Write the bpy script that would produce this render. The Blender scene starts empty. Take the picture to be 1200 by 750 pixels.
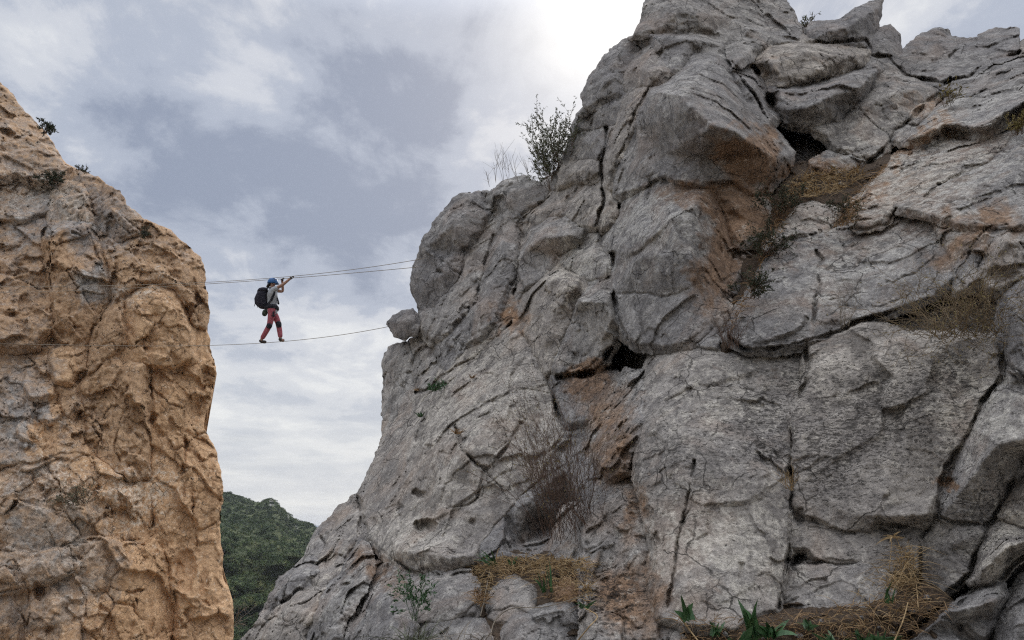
import bpy, math, random
import numpy as np
from mathutils import Vector
from mathutils.geometry import delaunay_2d_cdt

random.seed(7)
RNG = np.random.default_rng(11)
SC = bpy.context.scene
COL = SC.collection

# ------------------------------------------------------------------ camera
PITCH = math.radians(15.4)
FPX = 906.0                                   # focal length in photo pixels (1200 wide)
CAM = np.array([0.0, 0.0, 1.6])
FW = np.array([0, math.cos(PITCH), math.sin(PITCH)])
UP = np.array([0, -math.sin(PITCH), math.cos(PITCH)])
RT = np.array([1.0, 0, 0])

def P3(px, py, d):
    px, py, d = np.asarray(px, float), np.asarray(py, float), np.asarray(d, float)
    u = (px - 600) / FPX; v = (py - 375) / FPX
    return CAM + d[..., None] * (FW + u[..., None] * RT - v[..., None] * UP)

def V3(px, py, d):
    return Vector(P3(px, py, d))

cam_d = bpy.data.cameras.new('camera')
cam = bpy.data.objects.new('camera', cam_d); COL.objects.link(cam)
cam.location = CAM; cam.rotation_euler = (math.pi / 2 + PITCH, 0, 0)
cam_d.sensor_width = 36; cam_d.lens = 36 * FPX / 1200
cam_d.clip_start = 0.05; cam_d.clip_end = 30000
SC.camera = cam

# ------------------------------------------------------------------ noise (numpy, world space)
def _h(ix, iy, iz, s):
    h = (ix.astype(np.uint32) * np.uint32(374761393) ^ iy.astype(np.uint32) * np.uint32(668265263)
         ^ iz.astype(np.uint32) * np.uint32(2147483647) ^ np.uint32((s * 1274126177 + 12345) & 0xffffffff))
    h ^= h >> np.uint32(13); h *= np.uint32(1274126177); h ^= h >> np.uint32(16)
    h *= np.uint32(2246822519); h ^= h >> np.uint32(15)
    return h

def _r(h):
    return (h & np.uint32(0xffffff)).astype(np.float32) / np.float32(0x1000000)

_G = np.array([(1,1,0),(-1,1,0),(1,-1,0),(-1,-1,0),(1,0,1),(-1,0,1),(1,0,-1),(-1,0,-1),
               (0,1,1),(0,-1,1),(0,1,-1),(0,-1,-1)], np.float32)

def perlin(p, seed=0):
    p = np.asarray(p, np.float32); i = np.floor(p).astype(np.int64); f = (p - i).astype(np.float32)
    w = f * f * f * (f * (f * 6 - 15) + 10)
    out = np.zeros(len(p), np.float32)
    for dx in (0, 1):
        wx = w[:, 0] if dx else 1 - w[:, 0]
        for dy in (0, 1):
            wy = w[:, 1] if dy else 1 - w[:, 1]
            for dz in (0, 1):
                wz = w[:, 2] if dz else 1 - w[:, 2]
                g = _G[_h(i[:, 0] + dx, i[:, 1] + dy, i[:, 2] + dz, seed) % np.uint32(12)]
                d = g[:, 0] * (f[:, 0] - dx) + g[:, 1] * (f[:, 1] - dy) + g[:, 2] * (f[:, 2] - dz)
                out += wx * wy * wz * d
    return out

def fbm(p, o=4, seed=0, gain=.5):
    a, t, s = 1.0, np.zeros(len(p), np.float32), 1.0
    for k in range(o):
        t += a * perlin(p * s + 17.3 * k, seed + k); s *= 2.03; a *= gain
    return t

def ridged(p, o=3, seed=0, gain=.5):
    a, t, s = 1.0, np.zeros(len(p), np.float32), 1.0
    for k in range(o):
        t += a * (1 - 2 * np.abs(perlin(p * s + 9.1 * k, seed + k))); s *= 2.1; a *= gain
    return t

def facets(p, seed=0, soft=.12, box=False):
    """chipped planes: every Worley cell has its own tilt; also returns F2-F1 (joints)"""
    p = np.asarray(p, np.float32); ip = np.floor(p).astype(np.int64); n = len(p)
    f1 = np.full(n, 9, np.float32); f2 = f1.copy(); v1 = np.zeros(n, np.float32); v2 = v1.copy()
    for dx in (-1, 0, 1):
        for dy in (-1, 0, 1):
            for dz in (-1, 0, 1):
                a, b, c = ip[:, 0] + dx, ip[:, 1] + dy, ip[:, 2] + dz
                h = _h(a, b, c, seed); h2 = _h(a, b, c, seed + 57); h3 = _h(a, b, c, seed + 91)
                ox = a + .15 + .7 * _r(h) - p[:, 0]; oy = b + .15 + .7 * _r(h2) - p[:, 1]; oz = c + .15 + .7 * _r(h3) - p[:, 2]
                d = (np.maximum(np.maximum(np.abs(ox), np.abs(oy)), np.abs(oz)) * 1.25 if box else np.sqrt(ox * ox + oy * oy + oz * oz)).astype(np.float32)
                g1 = _r(h >> np.uint32(7)) - .5; g2 = _r(h2 >> np.uint32(7)) - .5; g3 = _r(h3 >> np.uint32(7)) - .5
                v = (-(g1 * ox + g2 * oy + g3 * oz) * 1.6 + (_r(h ^ h3) - .5) * .35).astype(np.float32)
                n1 = d < f1; n2 = (~n1) & (d < f2)
                f2 = np.where(n1, f1, np.where(n2, d, f2)); v2 = np.where(n1, v1, np.where(n2, v, v2))
                f1 = np.where(n1, d, f1); v1 = np.where(n1, v, v1)
    e = f2 - f1
    k = np.clip(e / soft, 0, 1); k = .5 + .5 * k * k * (3 - 2 * k)
    return v1 * k + v2 * (1 - k), e

# ------------------------------------------------------------------ object helpers
def link(name, me, mat=None, parent=None):
    o = bpy.data.objects.new(name, me); COL.objects.link(o)
    if mat is not None and me is not None: me.materials.append(mat)
    if parent is not None: o.parent = parent
    return o

def tag(o, label, cat=None, group=None, kind=None):
    if label: o['label'] = label
    if cat: o['category'] = cat
    if group: o['group'] = group
    if kind: o['kind'] = kind
    return o

def mesh_np(name, v, quads=None, tris=None, smooth=True):
    me = bpy.data.meshes.new(name)
    nq = 0 if quads is None else len(quads); nt = 0 if tris is None else len(tris)
    me.vertices.add(len(v)); me.vertices.foreach_set('co', np.asarray(v, np.float32).ravel())
    idx = []
    if nq: idx.append(np.asarray(quads, np.int32).ravel())
    if nt: idx.append(np.asarray(tris, np.int32).ravel())
    idx = np.concatenate(idx)
    me.loops.add(len(idx)); me.loops.foreach_set('vertex_index', idx)
    me.polygons.add(nq + nt)
    st = np.concatenate([np.arange(nq) * 4, nq * 4 + np.arange(nt) * 3]).astype(np.int32)
    me.polygons.foreach_set('loop_start', st)
    me.polygons.foreach_set('use_smooth', np.full(nq + nt, smooth))
    me.update(calc_edges=True); me.validate()
    return me

class MB:
    """collects tubes, leaves and plates into one mesh"""
    def __init__(s): s.v = []; s.f = []
    def add(s, vs, fs):
        n = len(s.v); s.v.extend(vs); s.f.extend([tuple(i + n for i in f) for f in fs])
    def tube(s, pts, r0, r1=None, n=3, cap=True):
        r1 = r0 if r1 is None else r1
        pts = [Vector(p) for p in pts]; m = len(pts); vs = []; fs = []
        for i, p in enumerate(pts):
            t = (pts[min(i + 1, m - 1)] - pts[max(i - 1, 0)])
            t = t.normalized() if t.length > 1e-9 else Vector((0, 0, 1))
            a = t.cross(Vector((.3, .2, .93))); a = a.normalized() if a.length > 1e-4 else t.orthogonal().normalized()
            b = t.cross(a); r = r0 + (r1 - r0) * i / max(1, m - 1)
            for k in range(n):
                an = 2 * math.pi * k / n
                vs.append(p + (a * math.cos(an) + b * math.sin(an)) * r)
        for i in range(m - 1):
            for k in range(n):
                fs.append((i * n + k, i * n + (k + 1) % n, (i + 1) * n + (k + 1) % n, (i + 1) * n + k))
        if cap and n > 2: fs.append(tuple(range(n))[::-1]); fs.append(tuple((m - 1) * n + k for k in range(n)))
        s.add(vs, fs)
    def leaf(s, p, d, L, W, bend=.2):
        p = Vector(p); d = Vector(d).normalized(); a = d.orthogonal().normalized()
        rot = random.random() * 6.28; b = d.cross(a); sd = a * math.cos(rot) + b * math.sin(rot); nn = d.cross(sd)
        s.add([p, p + d * L * .45 + sd * W, p + d * L - nn * L * bend, p + d * L * .45 - sd * W, p + d * L * .5 + nn * W * .35],
              [(0, 1, 4), (1, 2, 4), (2, 3, 4), (3, 0, 4)])
    def blade(s, p, d, L, W, droop=.4, seg=4):
        """a bent grass blade of some width"""
        p = Vector(p); d = Vector(d).normalized(); sd = d.cross(Vector((random.uniform(-1, 1), random.uniform(-1, 1), .2)))
        sd = sd.normalized() if sd.length > 1e-4 else d.orthogonal().normalized()
        vs = []; fs = []; hz = Vector((d.x, d.y, 0)) + Vector((random.uniform(-.3, .3), random.uniform(-.3, .3), 0))
        for i in range(seg + 1):
            t = i / seg; q = p + d * L * t + (hz * .6 - Vector((0, 0, 1))) * L * droop * t * t
            w = W * (1 - t) ** .7 + W * .06
            vs += [q - sd * w, q + sd * w]
        for i in range(seg): fs.append((2 * i, 2 * i + 1, 2 * i + 3, 2 * i + 2))
        s.add(vs, fs)
    def build(s, name, mat, parent=None, origin=None, smooth=False):
        me = bpy.data.meshes.new(name)
        o0 = Vector(origin) if origin is not None else (Vector((0, 0, 0)))
        me.from_pydata([tuple(Vector(v) - o0) for v in s.v], [], s.f); me.update()
        if smooth: me.polygons.foreach_set('use_smooth', [True] * len(me.polygons))
        o = link(name, me, mat, parent)
        if parent is None: o.location = o0
        return o

def empty(name, loc):
    o = bpy.data.objects.new(name, None); COL.objects.link(o); o.location = loc; o.empty_display_size = .1
    return o

# ------------------------------------------------------------------ materials
class NT:
    def __init__(s, name):
        s.m = bpy.data.materials.new(name); s.m.use_nodes = True; s.t = s.m.node_tree
        s.n = s.t.nodes; s.b = s.n['Principled BSDF']
    def node(s, typ, **k):
        n = s.n.new(typ)
        for a, b in k.items(): setattr(n, a, b)
        return n
    def lk(s, a, b): s.t.links.new(a, b)
    def val(s, sock, x):
        if hasattr(x, 'is_linked') or hasattr(x, 'links'): s.lk(x, sock)
        else: sock.default_value = x
    def noise(s, vec, scale, detail=6, rough=.55, dist=0.0):
        n = s.node('ShaderNodeTexNoise'); n.inputs['Scale'].default_value = scale
        n.inputs['Detail'].default_value = detail; n.inputs['Roughness'].default_value = rough
        n.inputs['Distortion'].default_value = dist; s.lk(vec, n.inputs['Vector']); return n.outputs['Fac']
    def voro(s, vec, scale, feat='F1', out='Distance', rnd=1.0):
        n = s.node('ShaderNodeTexVoronoi', feature=feat); n.inputs['Scale'].default_value = scale
        n.inputs['Randomness'].default_value = rnd
        s.lk(vec, n.inputs['Vector']); return n.outputs[out]
    def ramp(s, fac, stops, interp='LINEAR'):
        n = s.node('ShaderNodeValToRGB'); c = n.color_ramp; c.interpolation = interp
        while len(c.elements) < len(stops): c.elements.new(.5)
        for e, (p, col) in zip(c.elements, stops):
            e.position = p; e.color = (*col, 1) if not isinstance(col, (int, float)) else (col, col, col, 1)
        s.lk(fac, n.inputs[0]); return n.outputs[0]
    def math(s, op, a, b=0.0, clamp=False):
        n = s.node('ShaderNodeMath', operation=op, use_clamp=clamp); s.val(n.inputs[0], a); s.val(n.inputs[1], b); return n.outputs[0]
    def mix(s, f, a, b, mode='MIX'):
        n = s.node('ShaderNodeMix', data_type='RGBA', blend_type=mode)
        s.val(n.inputs[0], f)
        for k, x in ((6, a), (7, b)):
            if isinstance(x, tuple): n.inputs[k].default_value = (*x, 1)
            else: s.lk(x, n.inputs[k])
        return n.outputs[2]
    def scale(s, vec, xyz):
        n = s.node('ShaderNodeVectorMath', operation='MULTIPLY'); s.lk(vec, n.inputs[0]); n.inputs[1].default_value = xyz
        return n.outputs[0]
    def attr(s, name):
        n = s.node('ShaderNodeAttribute'); n.attribute_name = name; return n.outputs['Fac']
    def pos(s): return s.node('ShaderNodeNewGeometry').outputs['Position']
    def bump(s, h, dist, strength=1.0, nrm=None):
        n = s.node('ShaderNodeBump'); n.inputs['Distance'].default_value = dist; n.inputs['Strength'].default_value = strength
        s.lk(h, n.inputs['Height'])
        if nrm is not None: s.lk(nrm, n.inputs['Normal'])
        return n.outputs['Normal']

def rock_mat(name, k=1.0, tone=1.0, ochre_cols=((.17, .105, .066), (.42, .275, .175)), dirt=1.0, tint=(1.01, 1.0, .975)):
    """weathered limestone; k scales the texture with the size of the cliff"""
    m = NT(name); p = m.pos()
    big = m.noise(p, .45 * k, 5, .55, .3)
    mid = m.noise(p, 3.2 * k, 10, .68, .6)
    fine = m.noise(p, 22 * k, 8, .7)
    grain = m.noise(p, 95 * k, 4, .65)
    t = tone
    g0, g1, g2, g3 = (.060*t, .056*t, .054*t), (.150*t, .142*t, .136*t), (.255*t, .243*t, .230*t), (.43*t, .412*t, .388*t)
    col = m.ramp(mid, [(.27, g0), (.43, g1), (.55, g2), (.74, g3)])
    # broad drifts of colour: bluish grey and warm grey
    col = m.mix(m.ramp(big, [(.40, 0.0), (.60, .55)]), col, (.165*t, .158*t, .160*t))
    warmn = m.noise(p, .9 * k, 4, .6, 1.0)
    col = m.mix(m.ramp(warmn, [(.50, 0.0), (.72, .55)]), col, (.27*t, .215*t, .178*t))
    # water streaks down the face
    st = m.noise(m.scale(p, (3.2 * k, 3.2 * k, .32 * k)), 1.0, 5, .6, .4)
    col = m.mix(m.ramp(st, [(.55, 0.0), (.68, .42)]), col, (.125*t, .118*t, .113*t))
    col = m.mix(m.ramp(st, [(.28, .35), (.40, 0.0)]), col, (.47*t, .455*t, .43*t))
    # ochre where the rock broke fresh
    oc = m.attr('ochre')
    on = m.noise(p, 2.1 * k, 8, .66, .8)
    of = m.math('MULTIPLY', m.math('ADD', m.math('MULTIPLY', oc, 1.75), m.math('MULTIPLY', m.math('SUBTRACT', on, .5), 1.7)), 1.0)
    of = m.ramp(of, [(.30, 0.0), (.95, .93)])
    ocol = m.ramp(m.noise(p, 4.5 * k, 9, .7, .5), [(.30, ochre_cols[0]), (.68, ochre_cols[1])])
    col = m.mix(m.math('MULTIPLY', of, m.math('GREATER_THAN', oc, .015)), col, ocol)
    # pale lichen crust
    pl = m.attr('pale')
    ln = m.noise(p, 5.5 * k, 9, .74, .15)
    lf = m.math('ADD', ln, m.math('MULTIPLY', pl, .16))
    col = m.mix(m.ramp(lf, [(.56, 0.0), (.70, .62)]), col, (.43*t, .415*t, .38*t))
    # black lichen and pits
    dk = m.attr('pits')
    pc = m.scale(p, (1.0, 1.0, 1.9))
    nd = m.node('ShaderNodeVectorMath', operation='ADD')
    nz = m.node('ShaderNodeTexNoise'); nz.inputs['Scale'].default_value = 9 * k; nz.inputs['Detail'].default_value = 3
    m.lk(pc, nz.inputs['Vector']); m.lk(pc, nd.inputs[0]); m.lk(m.scale(nz.outputs['Color'], (.16 / k,) * 3), nd.inputs[1])
    vor = m.voro(nd.outputs[0], 15 * k)
    where = m.noise(p, 2.6 * k, 4, .6)
    thr = m.math('ADD', m.math('MULTIPLY', dk, .30), m.math('MULTIPLY', m.math('SUBTRACT', where, .56), .95))
    pit = m.ramp(m.math('SUBTRACT', thr, vor), [(.0, 0.0), (.07, 1.0)])
    col = m.mix(m.math('MULTIPLY', pit, .78 * dirt), col, (.045, .043, .042))
    ns = m.noise(m.scale(p, (1.0, 1.0, 2.2)), 17 * k, 6, .72, .6)
    spk = m.ramp(m.math('ADD', ns, m.math('MULTIPLY', dk, .115)), [(.60, 0.0), (.67, 1.0)])
    col = m.mix(m.math('MULTIPLY', spk, .78 * dirt), col, (.058, .055, .053))
    # hairline fractures
    hv = m.node('ShaderNodeVectorMath', operation='ADD'); hn = m.node('ShaderNodeTexNoise'); hn.inputs['Scale'].default_value = 3.5 * k; hn.inputs['Detail'].default_value = 6
    m.lk(p, hn.inputs['Vector']); m.lk(p, hv.inputs[0]); m.lk(m.scale(hn.outputs['Color'], (.30 / k,) * 3), hv.inputs[1])
    ed = m.voro(hv.outputs[0], 1.9 * k, 'DISTANCE_TO_EDGE')
    hm_ = m.ramp(m.noise(p, 1.4 * k, 3), [(.42, 0.0), (.56, 1.0)])
    hair = m.math('MULTIPLY', m.ramp(ed, [(.004, 1.0), (.020, 0.0)]), hm_)
    ed2 = m.voro(hv.outputs[0], 4.6 * k, 'DISTANCE_TO_EDGE')
    hm2 = m.ramp(m.noise(p, 1.9 * k, 3), [(.55, 0.0), (.68, 1.0)])
    hair = m.math('MAXIMUM', hair, m.math('MULTIPLY', m.ramp(ed2, [(.004, .5), (.018, 0.0)]), hm2))
    col = m.mix(m.math('MULTIPLY', hair, .72), col, (.035, .032, .030))
    tn = m.attr('tone')
    col = m.mix(m.math('MULTIPLY', m.math('MAXIMUM', tn, 0.0), .9), col, m.mix(1.0, col, (1.22, 1.16, 1.08), 'MULTIPLY'))
    col = m.mix(m.math('MULTIPLY', m.math('MAXIMUM', m.math('MULTIPLY', tn, -1.0), 0.0), .9), col, m.mix(1.0, col, (.80, .80, .82), 'MULTIPLY'))
    col = m.mix(1.0, col, tint, 'MULTIPLY')
    lb_ = m.ramp(m.noise(p, 1.1 * k, 8, .7, .3), [(.54, 0.0), (.66, .6)])
    col = m.mix(m.math('MULTIPLY', m.math('MULTIPLY', lb_, dirt), m.ramp(m.noise(p, 13 * k, 6, .7), [(.44, 0.0), (.56, 1.0)])), col, (.075, .071, .066))
    gr = m.ramp(grain, [(.3, .70), (.7, 1.26)])
    col = m.mix(1.0, col, gr, 'MULTIPLY')
    fr = m.ramp(fine, [(.3, .66), (.7, 1.30)])
    col = m.mix(1.0, col, fr, 'MULTIPLY')
    m.lk(col, m.b.inputs['Base Color'])
    m.b.inputs['Roughness'].default_value = .93
    m.b.inputs['Specular IOR Level'].default_value = .18
    h = m.math('ADD', m.math('MULTIPLY', mid, 1.0), m.math('MULTIPLY', fine, .34))
    h = m.math('ADD', h, m.math('MULTIPLY', grain, .07))
    h = m.math('SUBTRACT', h, m.math('MULTIPLY', pit, .22))
    h = m.math('SUBTRACT', h, m.math('MULTIPLY', spk, .09))
    h = m.math('SUBTRACT', h, m.math('MULTIPLY', hair, .20))
    m.lk(m.bump(h, .07 / k, 1.0), m.b.inputs['Normal'])
    return m.m

def simple(name, c0, c1, scale=8, rough=.8, bump=0.0, spec=.3, det=6, trans=None):
    m = NT(name); p = m.pos()
    n = m.noise(p, scale, det, .6)
    m.lk(m.ramp(n, [(.32, c0), (.68, c1)]), m.b.inputs['Base Color'])
    m.b.inputs['Roughness'].default_value = rough; m.b.inputs['Specular IOR Level'].default_value = spec
    if bump: m.lk(m.bump(n, bump), m.b.inputs['Normal'])
    return m.m

M = {}
M['rock'] = rock_mat('grey_limestone', 1.0, 1.42, ((.15, .095, .062), (.40, .262, .17)))
M['rock_left'] = rock_mat('ochre_limestone', .85, 1.9, ((.34, .20, .108), (.77, .53, .325)), .45, (1.03, 1.0, .95))
M['boulder'] = rock_mat('lichened_limestone', 1.4, 1.3)
M['soil'] = simple('dry_soil', (.042, .030, .022), (.125, .088, .058), 22, .95, .06)
M['straw'] = simple('dry_straw', (.22, .145, .07), (.50, .36, .19), 30, .8)
M['straw_red'] = simple('rusty_dead_grass', (.17, .105, .055), (.40, .26, .135), 25, .85)
M['twig_brown'] = simple('brown_twigs', (.07, .042, .028), (.19, .12, .075), 20, .85)
M['twig_red'] = simple('reddish_dry_stems', (.065, .040, .030), (.16, .105, .075), 20, .85)
M['twig_olive'] = simple('olive_straw_twigs', (.10, .072, .042), (.29, .215, .13), 20, .85)
M['twig_grey'] = simple('grey_stems', (.10, .085, .065), (.28, .235, .18), 20, .85)
M['leaf_olive'] = simple('olive_leaves', (.075, .085, .055), (.18, .195, .12), 9, .7)
M['leaf_dark'] = simple('dark_green_leaves', (.018, .026, .014), (.060, .070, .035), 9, .7)
M['leaf_green'] = simple('fresh_green_leaves', (.022, .062, .022), (.060, .135, .045), 9, .45, 0, .5)
M['leaf_yellow'] = simple('yellowing_leaves', (.12, .10, .03), (.30, .24, .08), 12, .7)
M['forest'] = simple('pine_forest_leaves', (.022, .045, .018), (.075, .115, .045), .05, .8, det=6)
fm = NT('wood_leaves'); fm.lk(fm.ramp(fm.math('ADD', fm.math('MULTIPLY', fm.attr('tone'), .3), fm.noise(fm.pos(), .3, 4)), [(.15, (.014, .030, .013)), (.5, (.036, .062, .024)), (.8, (.085, .115, .042)), (1.0, (.14, .145, .06))]), fm.b.inputs['Base Color'])
fm.b.inputs['Roughness'].default_value = .85; fm.b.inputs['Specular IOR Level'].default_value = .2
M['forest'] = fm.m
M['hill'] = simple('scrub_hillside', (.05, .065, .03), (.16, .14, .08), .03, .95, 1.0)
M['bare'] = simple('bare_hill_earth', (.22, .17, .10), (.36, .30, .20), .08, .95, .5)
M['grey_rock_far'] = simple('far_grey_rock', (.15, .145, .14), (.34, .33, .31), .12, .95, 1.0)
M['hazed_hill'] = simple('haze_tinted_hills', (.13, .16, .20), (.20, .23, .27), .002, .95)  # haze of distance painted into the base colour as pale blue
M['ground'] = simple('stony_ground', (.10, .085, .065), (.26, .22, .17), 1.3, .95, .08)
M['cable'] = simple('steel_cable', (.20, .165, .12), (.34, .29, .22), 60, .6, 0, .4)

# ------------------------------------------------------------------ ray grid used to sample the relief of the rock
STEP = 1.3
GX = np.arange(-120, 1680, STEP); GY = np.arange(-110, 870, STEP)
NX, NY = len(GX), len(GY)
ZB = np.full((NY, NX), 1e9, np.float32)         # nearest rock, so plants find the surface they grow on

def tps(points):
    pts = np.array([(a, b) for a, b, c in points], float) / 200; val = np.log([c for a, b, c in points])
    n = len(pts); d = np.linalg.norm(pts[:, None] - pts[None], axis=2)
    K = np.where(d > 0, d * d * np.log(d + 1e-12), 0) + np.eye(n) * .02
    Pm = np.hstack([np.ones((n, 1)), pts]); A = np.block([[K, Pm], [Pm.T, np.zeros((3, 3))]])
    w = np.linalg.solve(A, np.concatenate([val, [0, 0, 0]]))
    cx = np.arange(-130, 1700, 10.0); cy = np.arange(-120, 885, 10.0)
    X, Y = np.meshgrid(cx / 200, cy / 200); q = np.stack([X.ravel(), Y.ravel()], 1)
    dd = np.linalg.norm(q[:, None] - pts[None], axis=2)
    r = (np.where(dd > 0, dd * dd * np.log(dd + 1e-12), 0) @ w[:n]) + w[n] + q @ w[n + 1:]
    F = r.reshape(X.shape)
    def ev(x, y):
        a = np.clip((np.asarray(x) + 130) / 10, 0, len(cx) - 1.001); b = np.clip((np.asarray(y) + 120) / 10, 0, len(cy) - 1.001)
        i = a.astype(int); j = b.astype(int); u = a - i; v = b - j
        return np.exp((F[j, i] * (1 - u) + F[j, i + 1] * u) * (1 - v) + (F[j + 1, i] * (1 - u) + F[j + 1, i + 1] * u) * v)
    return ev

def pts_of(s):
    out = []
    for w in s.split():
        q = [float(x) for x in w.split(',')]
        out.append((q[0], q[1], q[2] if len(q) > 2 else 0.0))
    return out

def warp(x, y, amp=3.2):
    p = np.stack([x / 46, y / 46, np.zeros_like(x)], -1).reshape(-1, 3)
    q = p * 3.1
    wx = perlin(p, 5) * amp * 1.5 + perlin(q, 6) * amp * 1.0 + perlin(q * 2.7, 16) * amp * .6
    wy = perlin(p + 31.7, 7) * amp * 1.5 + perlin(q + 11.1, 8) * amp * 1.0 + perlin(q * 2.7 + 4., 18) * amp * .6
    return wx.reshape(x.shape), wy.reshape(x.shape)

def sdf(poly, x, y):
    """signed distance (inside > 0) and the outline's third value at the nearest point"""
    a = np.array(poly); b = np.roll(a, -1, 0)
    best = np.full(x.shape, 1e9, np.float32); off = np.zeros(x.shape, np.float32); ins = np.zeros(x.shape, bool)
    for (x0, y0, o0), (x1, y1, o1) in zip(a, b):
        dx, dy = x1 - x0, y1 - y0; L = dx * dx + dy * dy + 1e-9
        t = np.clip(((x - x0) * dx + (y - y0) * dy) / L, 0, 1)
        d = (x - x0 - t * dx) ** 2 + (y - y0 - t * dy) ** 2
        k = d < best; best = np.where(k, d, best); off = np.where(k, o0 + t * (o1 - o0), off)
        c = ((y0 > y) != (y1 > y)) & (x < (x1 - x0) * (y - y0) / (y1 - y0 + 1e-12) + x0)
        ins ^= c
    d = np.sqrt(best)
    return np.where(ins, d, -d), off

def blur(a, s):
    r = int(3 * s) + 1; k = np.exp(-.5 * (np.arange(-r, r + 1) / s) ** 2); k /= k.sum()
    for ax in (0, 1):
        p = np.pad(a, [(r, r) if i == ax else (0, 0) for i in (0, 1)], mode='edge')
        a = sum(w * np.take(p, np.arange(i, i + a.shape[ax]), ax) for i, w in enumerate(k))
    return a

def tri_field(poly, inner, x, y):
    """facetted offsets: triangulates the outline and the inner ridge points"""
    vs = list(poly); edges = [(i, (i + 1) % len(poly)) for i in range(len(poly))]
    for line in inner:
        s = len(vs); vs += line; edges += [(s + i, s + i + 1) for i in range(len(line) - 1)]
    r = delaunay_2d_cdt([Vector(v[:2]) for v in vs], edges, [], 0, 1e-4)
    nv, faces, orig = r[0], r[2], r[3]
    val = []
    for q, o in zip(nv, orig):
        if o: val.append(vs[o[0]][2])
        else:
            j = min(range(len(vs)), key=lambda i: (vs[i][0] - q.x) ** 2 + (vs[i][1] - q.y) ** 2); val.append(vs[j][2])
    out = np.full(x.shape, np.nan, np.float32)
    for f in faces:
        (ax, ay), (bx, by), (cx, cy) = nv[f[0]], nv[f[1]], nv[f[2]]
        den = (by - cy) * (ax - cx) + (cx - bx) * (ay - cy)
        if abs(den) < 1e-6: continue
        u = ((by - cy) * (x - cx) + (cx - bx) * (y - cy)) / den; v = ((cy - ay) * (x - cx) + (ax - cx) * (y - cy)) / den
        k = (u >= -1e-4) & (v >= -1e-4) & (u + v <= 1.0001)
        out = np.where(k, u * val[f[0]] + v * val[f[1]] + (1 - u - v) * val[f[2]], out)
    return out

def line_dist(line, x, y):
    best = np.full(x.shape, 1e9, np.float32)
    for (x0, y0), (x1, y1) in zip(line[:-1], line[1:]):
        dx, dy = x1 - x0, y1 - y0; t = np.clip(((x - x0) * dx + (y - y0) * dy) / (dx * dx + dy * dy + 1e-9), 0, 1)
        best = np.minimum(best, (x - x0 - t * dx) ** 2 + (y - y0 - t * dy) ** 2)
    return np.sqrt(best)

def blob_field(blobs, x, y, rag=9.0):
    q = np.stack([np.ravel(x) / 34, np.ravel(y) / 34, np.zeros(np.size(x))], 1)
    wx = (perlin(q, 101) + .6 * perlin(q * 2.7, 102) + .35 * perlin(q * 6.5, 105)).reshape(np.shape(x)); wy = (perlin(q, 103) + .6 * perlin(q * 2.7, 104) + .35 * perlin(q * 6.5, 106)).reshape(np.shape(x))
    x = x + wx * rag * 2; y = y + wy * rag * 2
    t = np.zeros(x.shape, np.float32)
    for (cx, cy, rx, ry, ang, s) in blobs:
        a = math.radians(ang); dx, dy = x - cx, y - cy
        u = (dx * math.cos(a) - dy * math.sin(a)) / rx; v = (dx * math.sin(a) + dy * math.cos(a)) / ry
        t = np.maximum(t, s * np.clip(1.35 - np.sqrt(u * u + v * v) * .85, 0, 1)) if s > 0 else t * (1 + s * np.clip(1.35 - np.sqrt(u * u + v * v) * .85, 0, 1))
    return t

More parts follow.
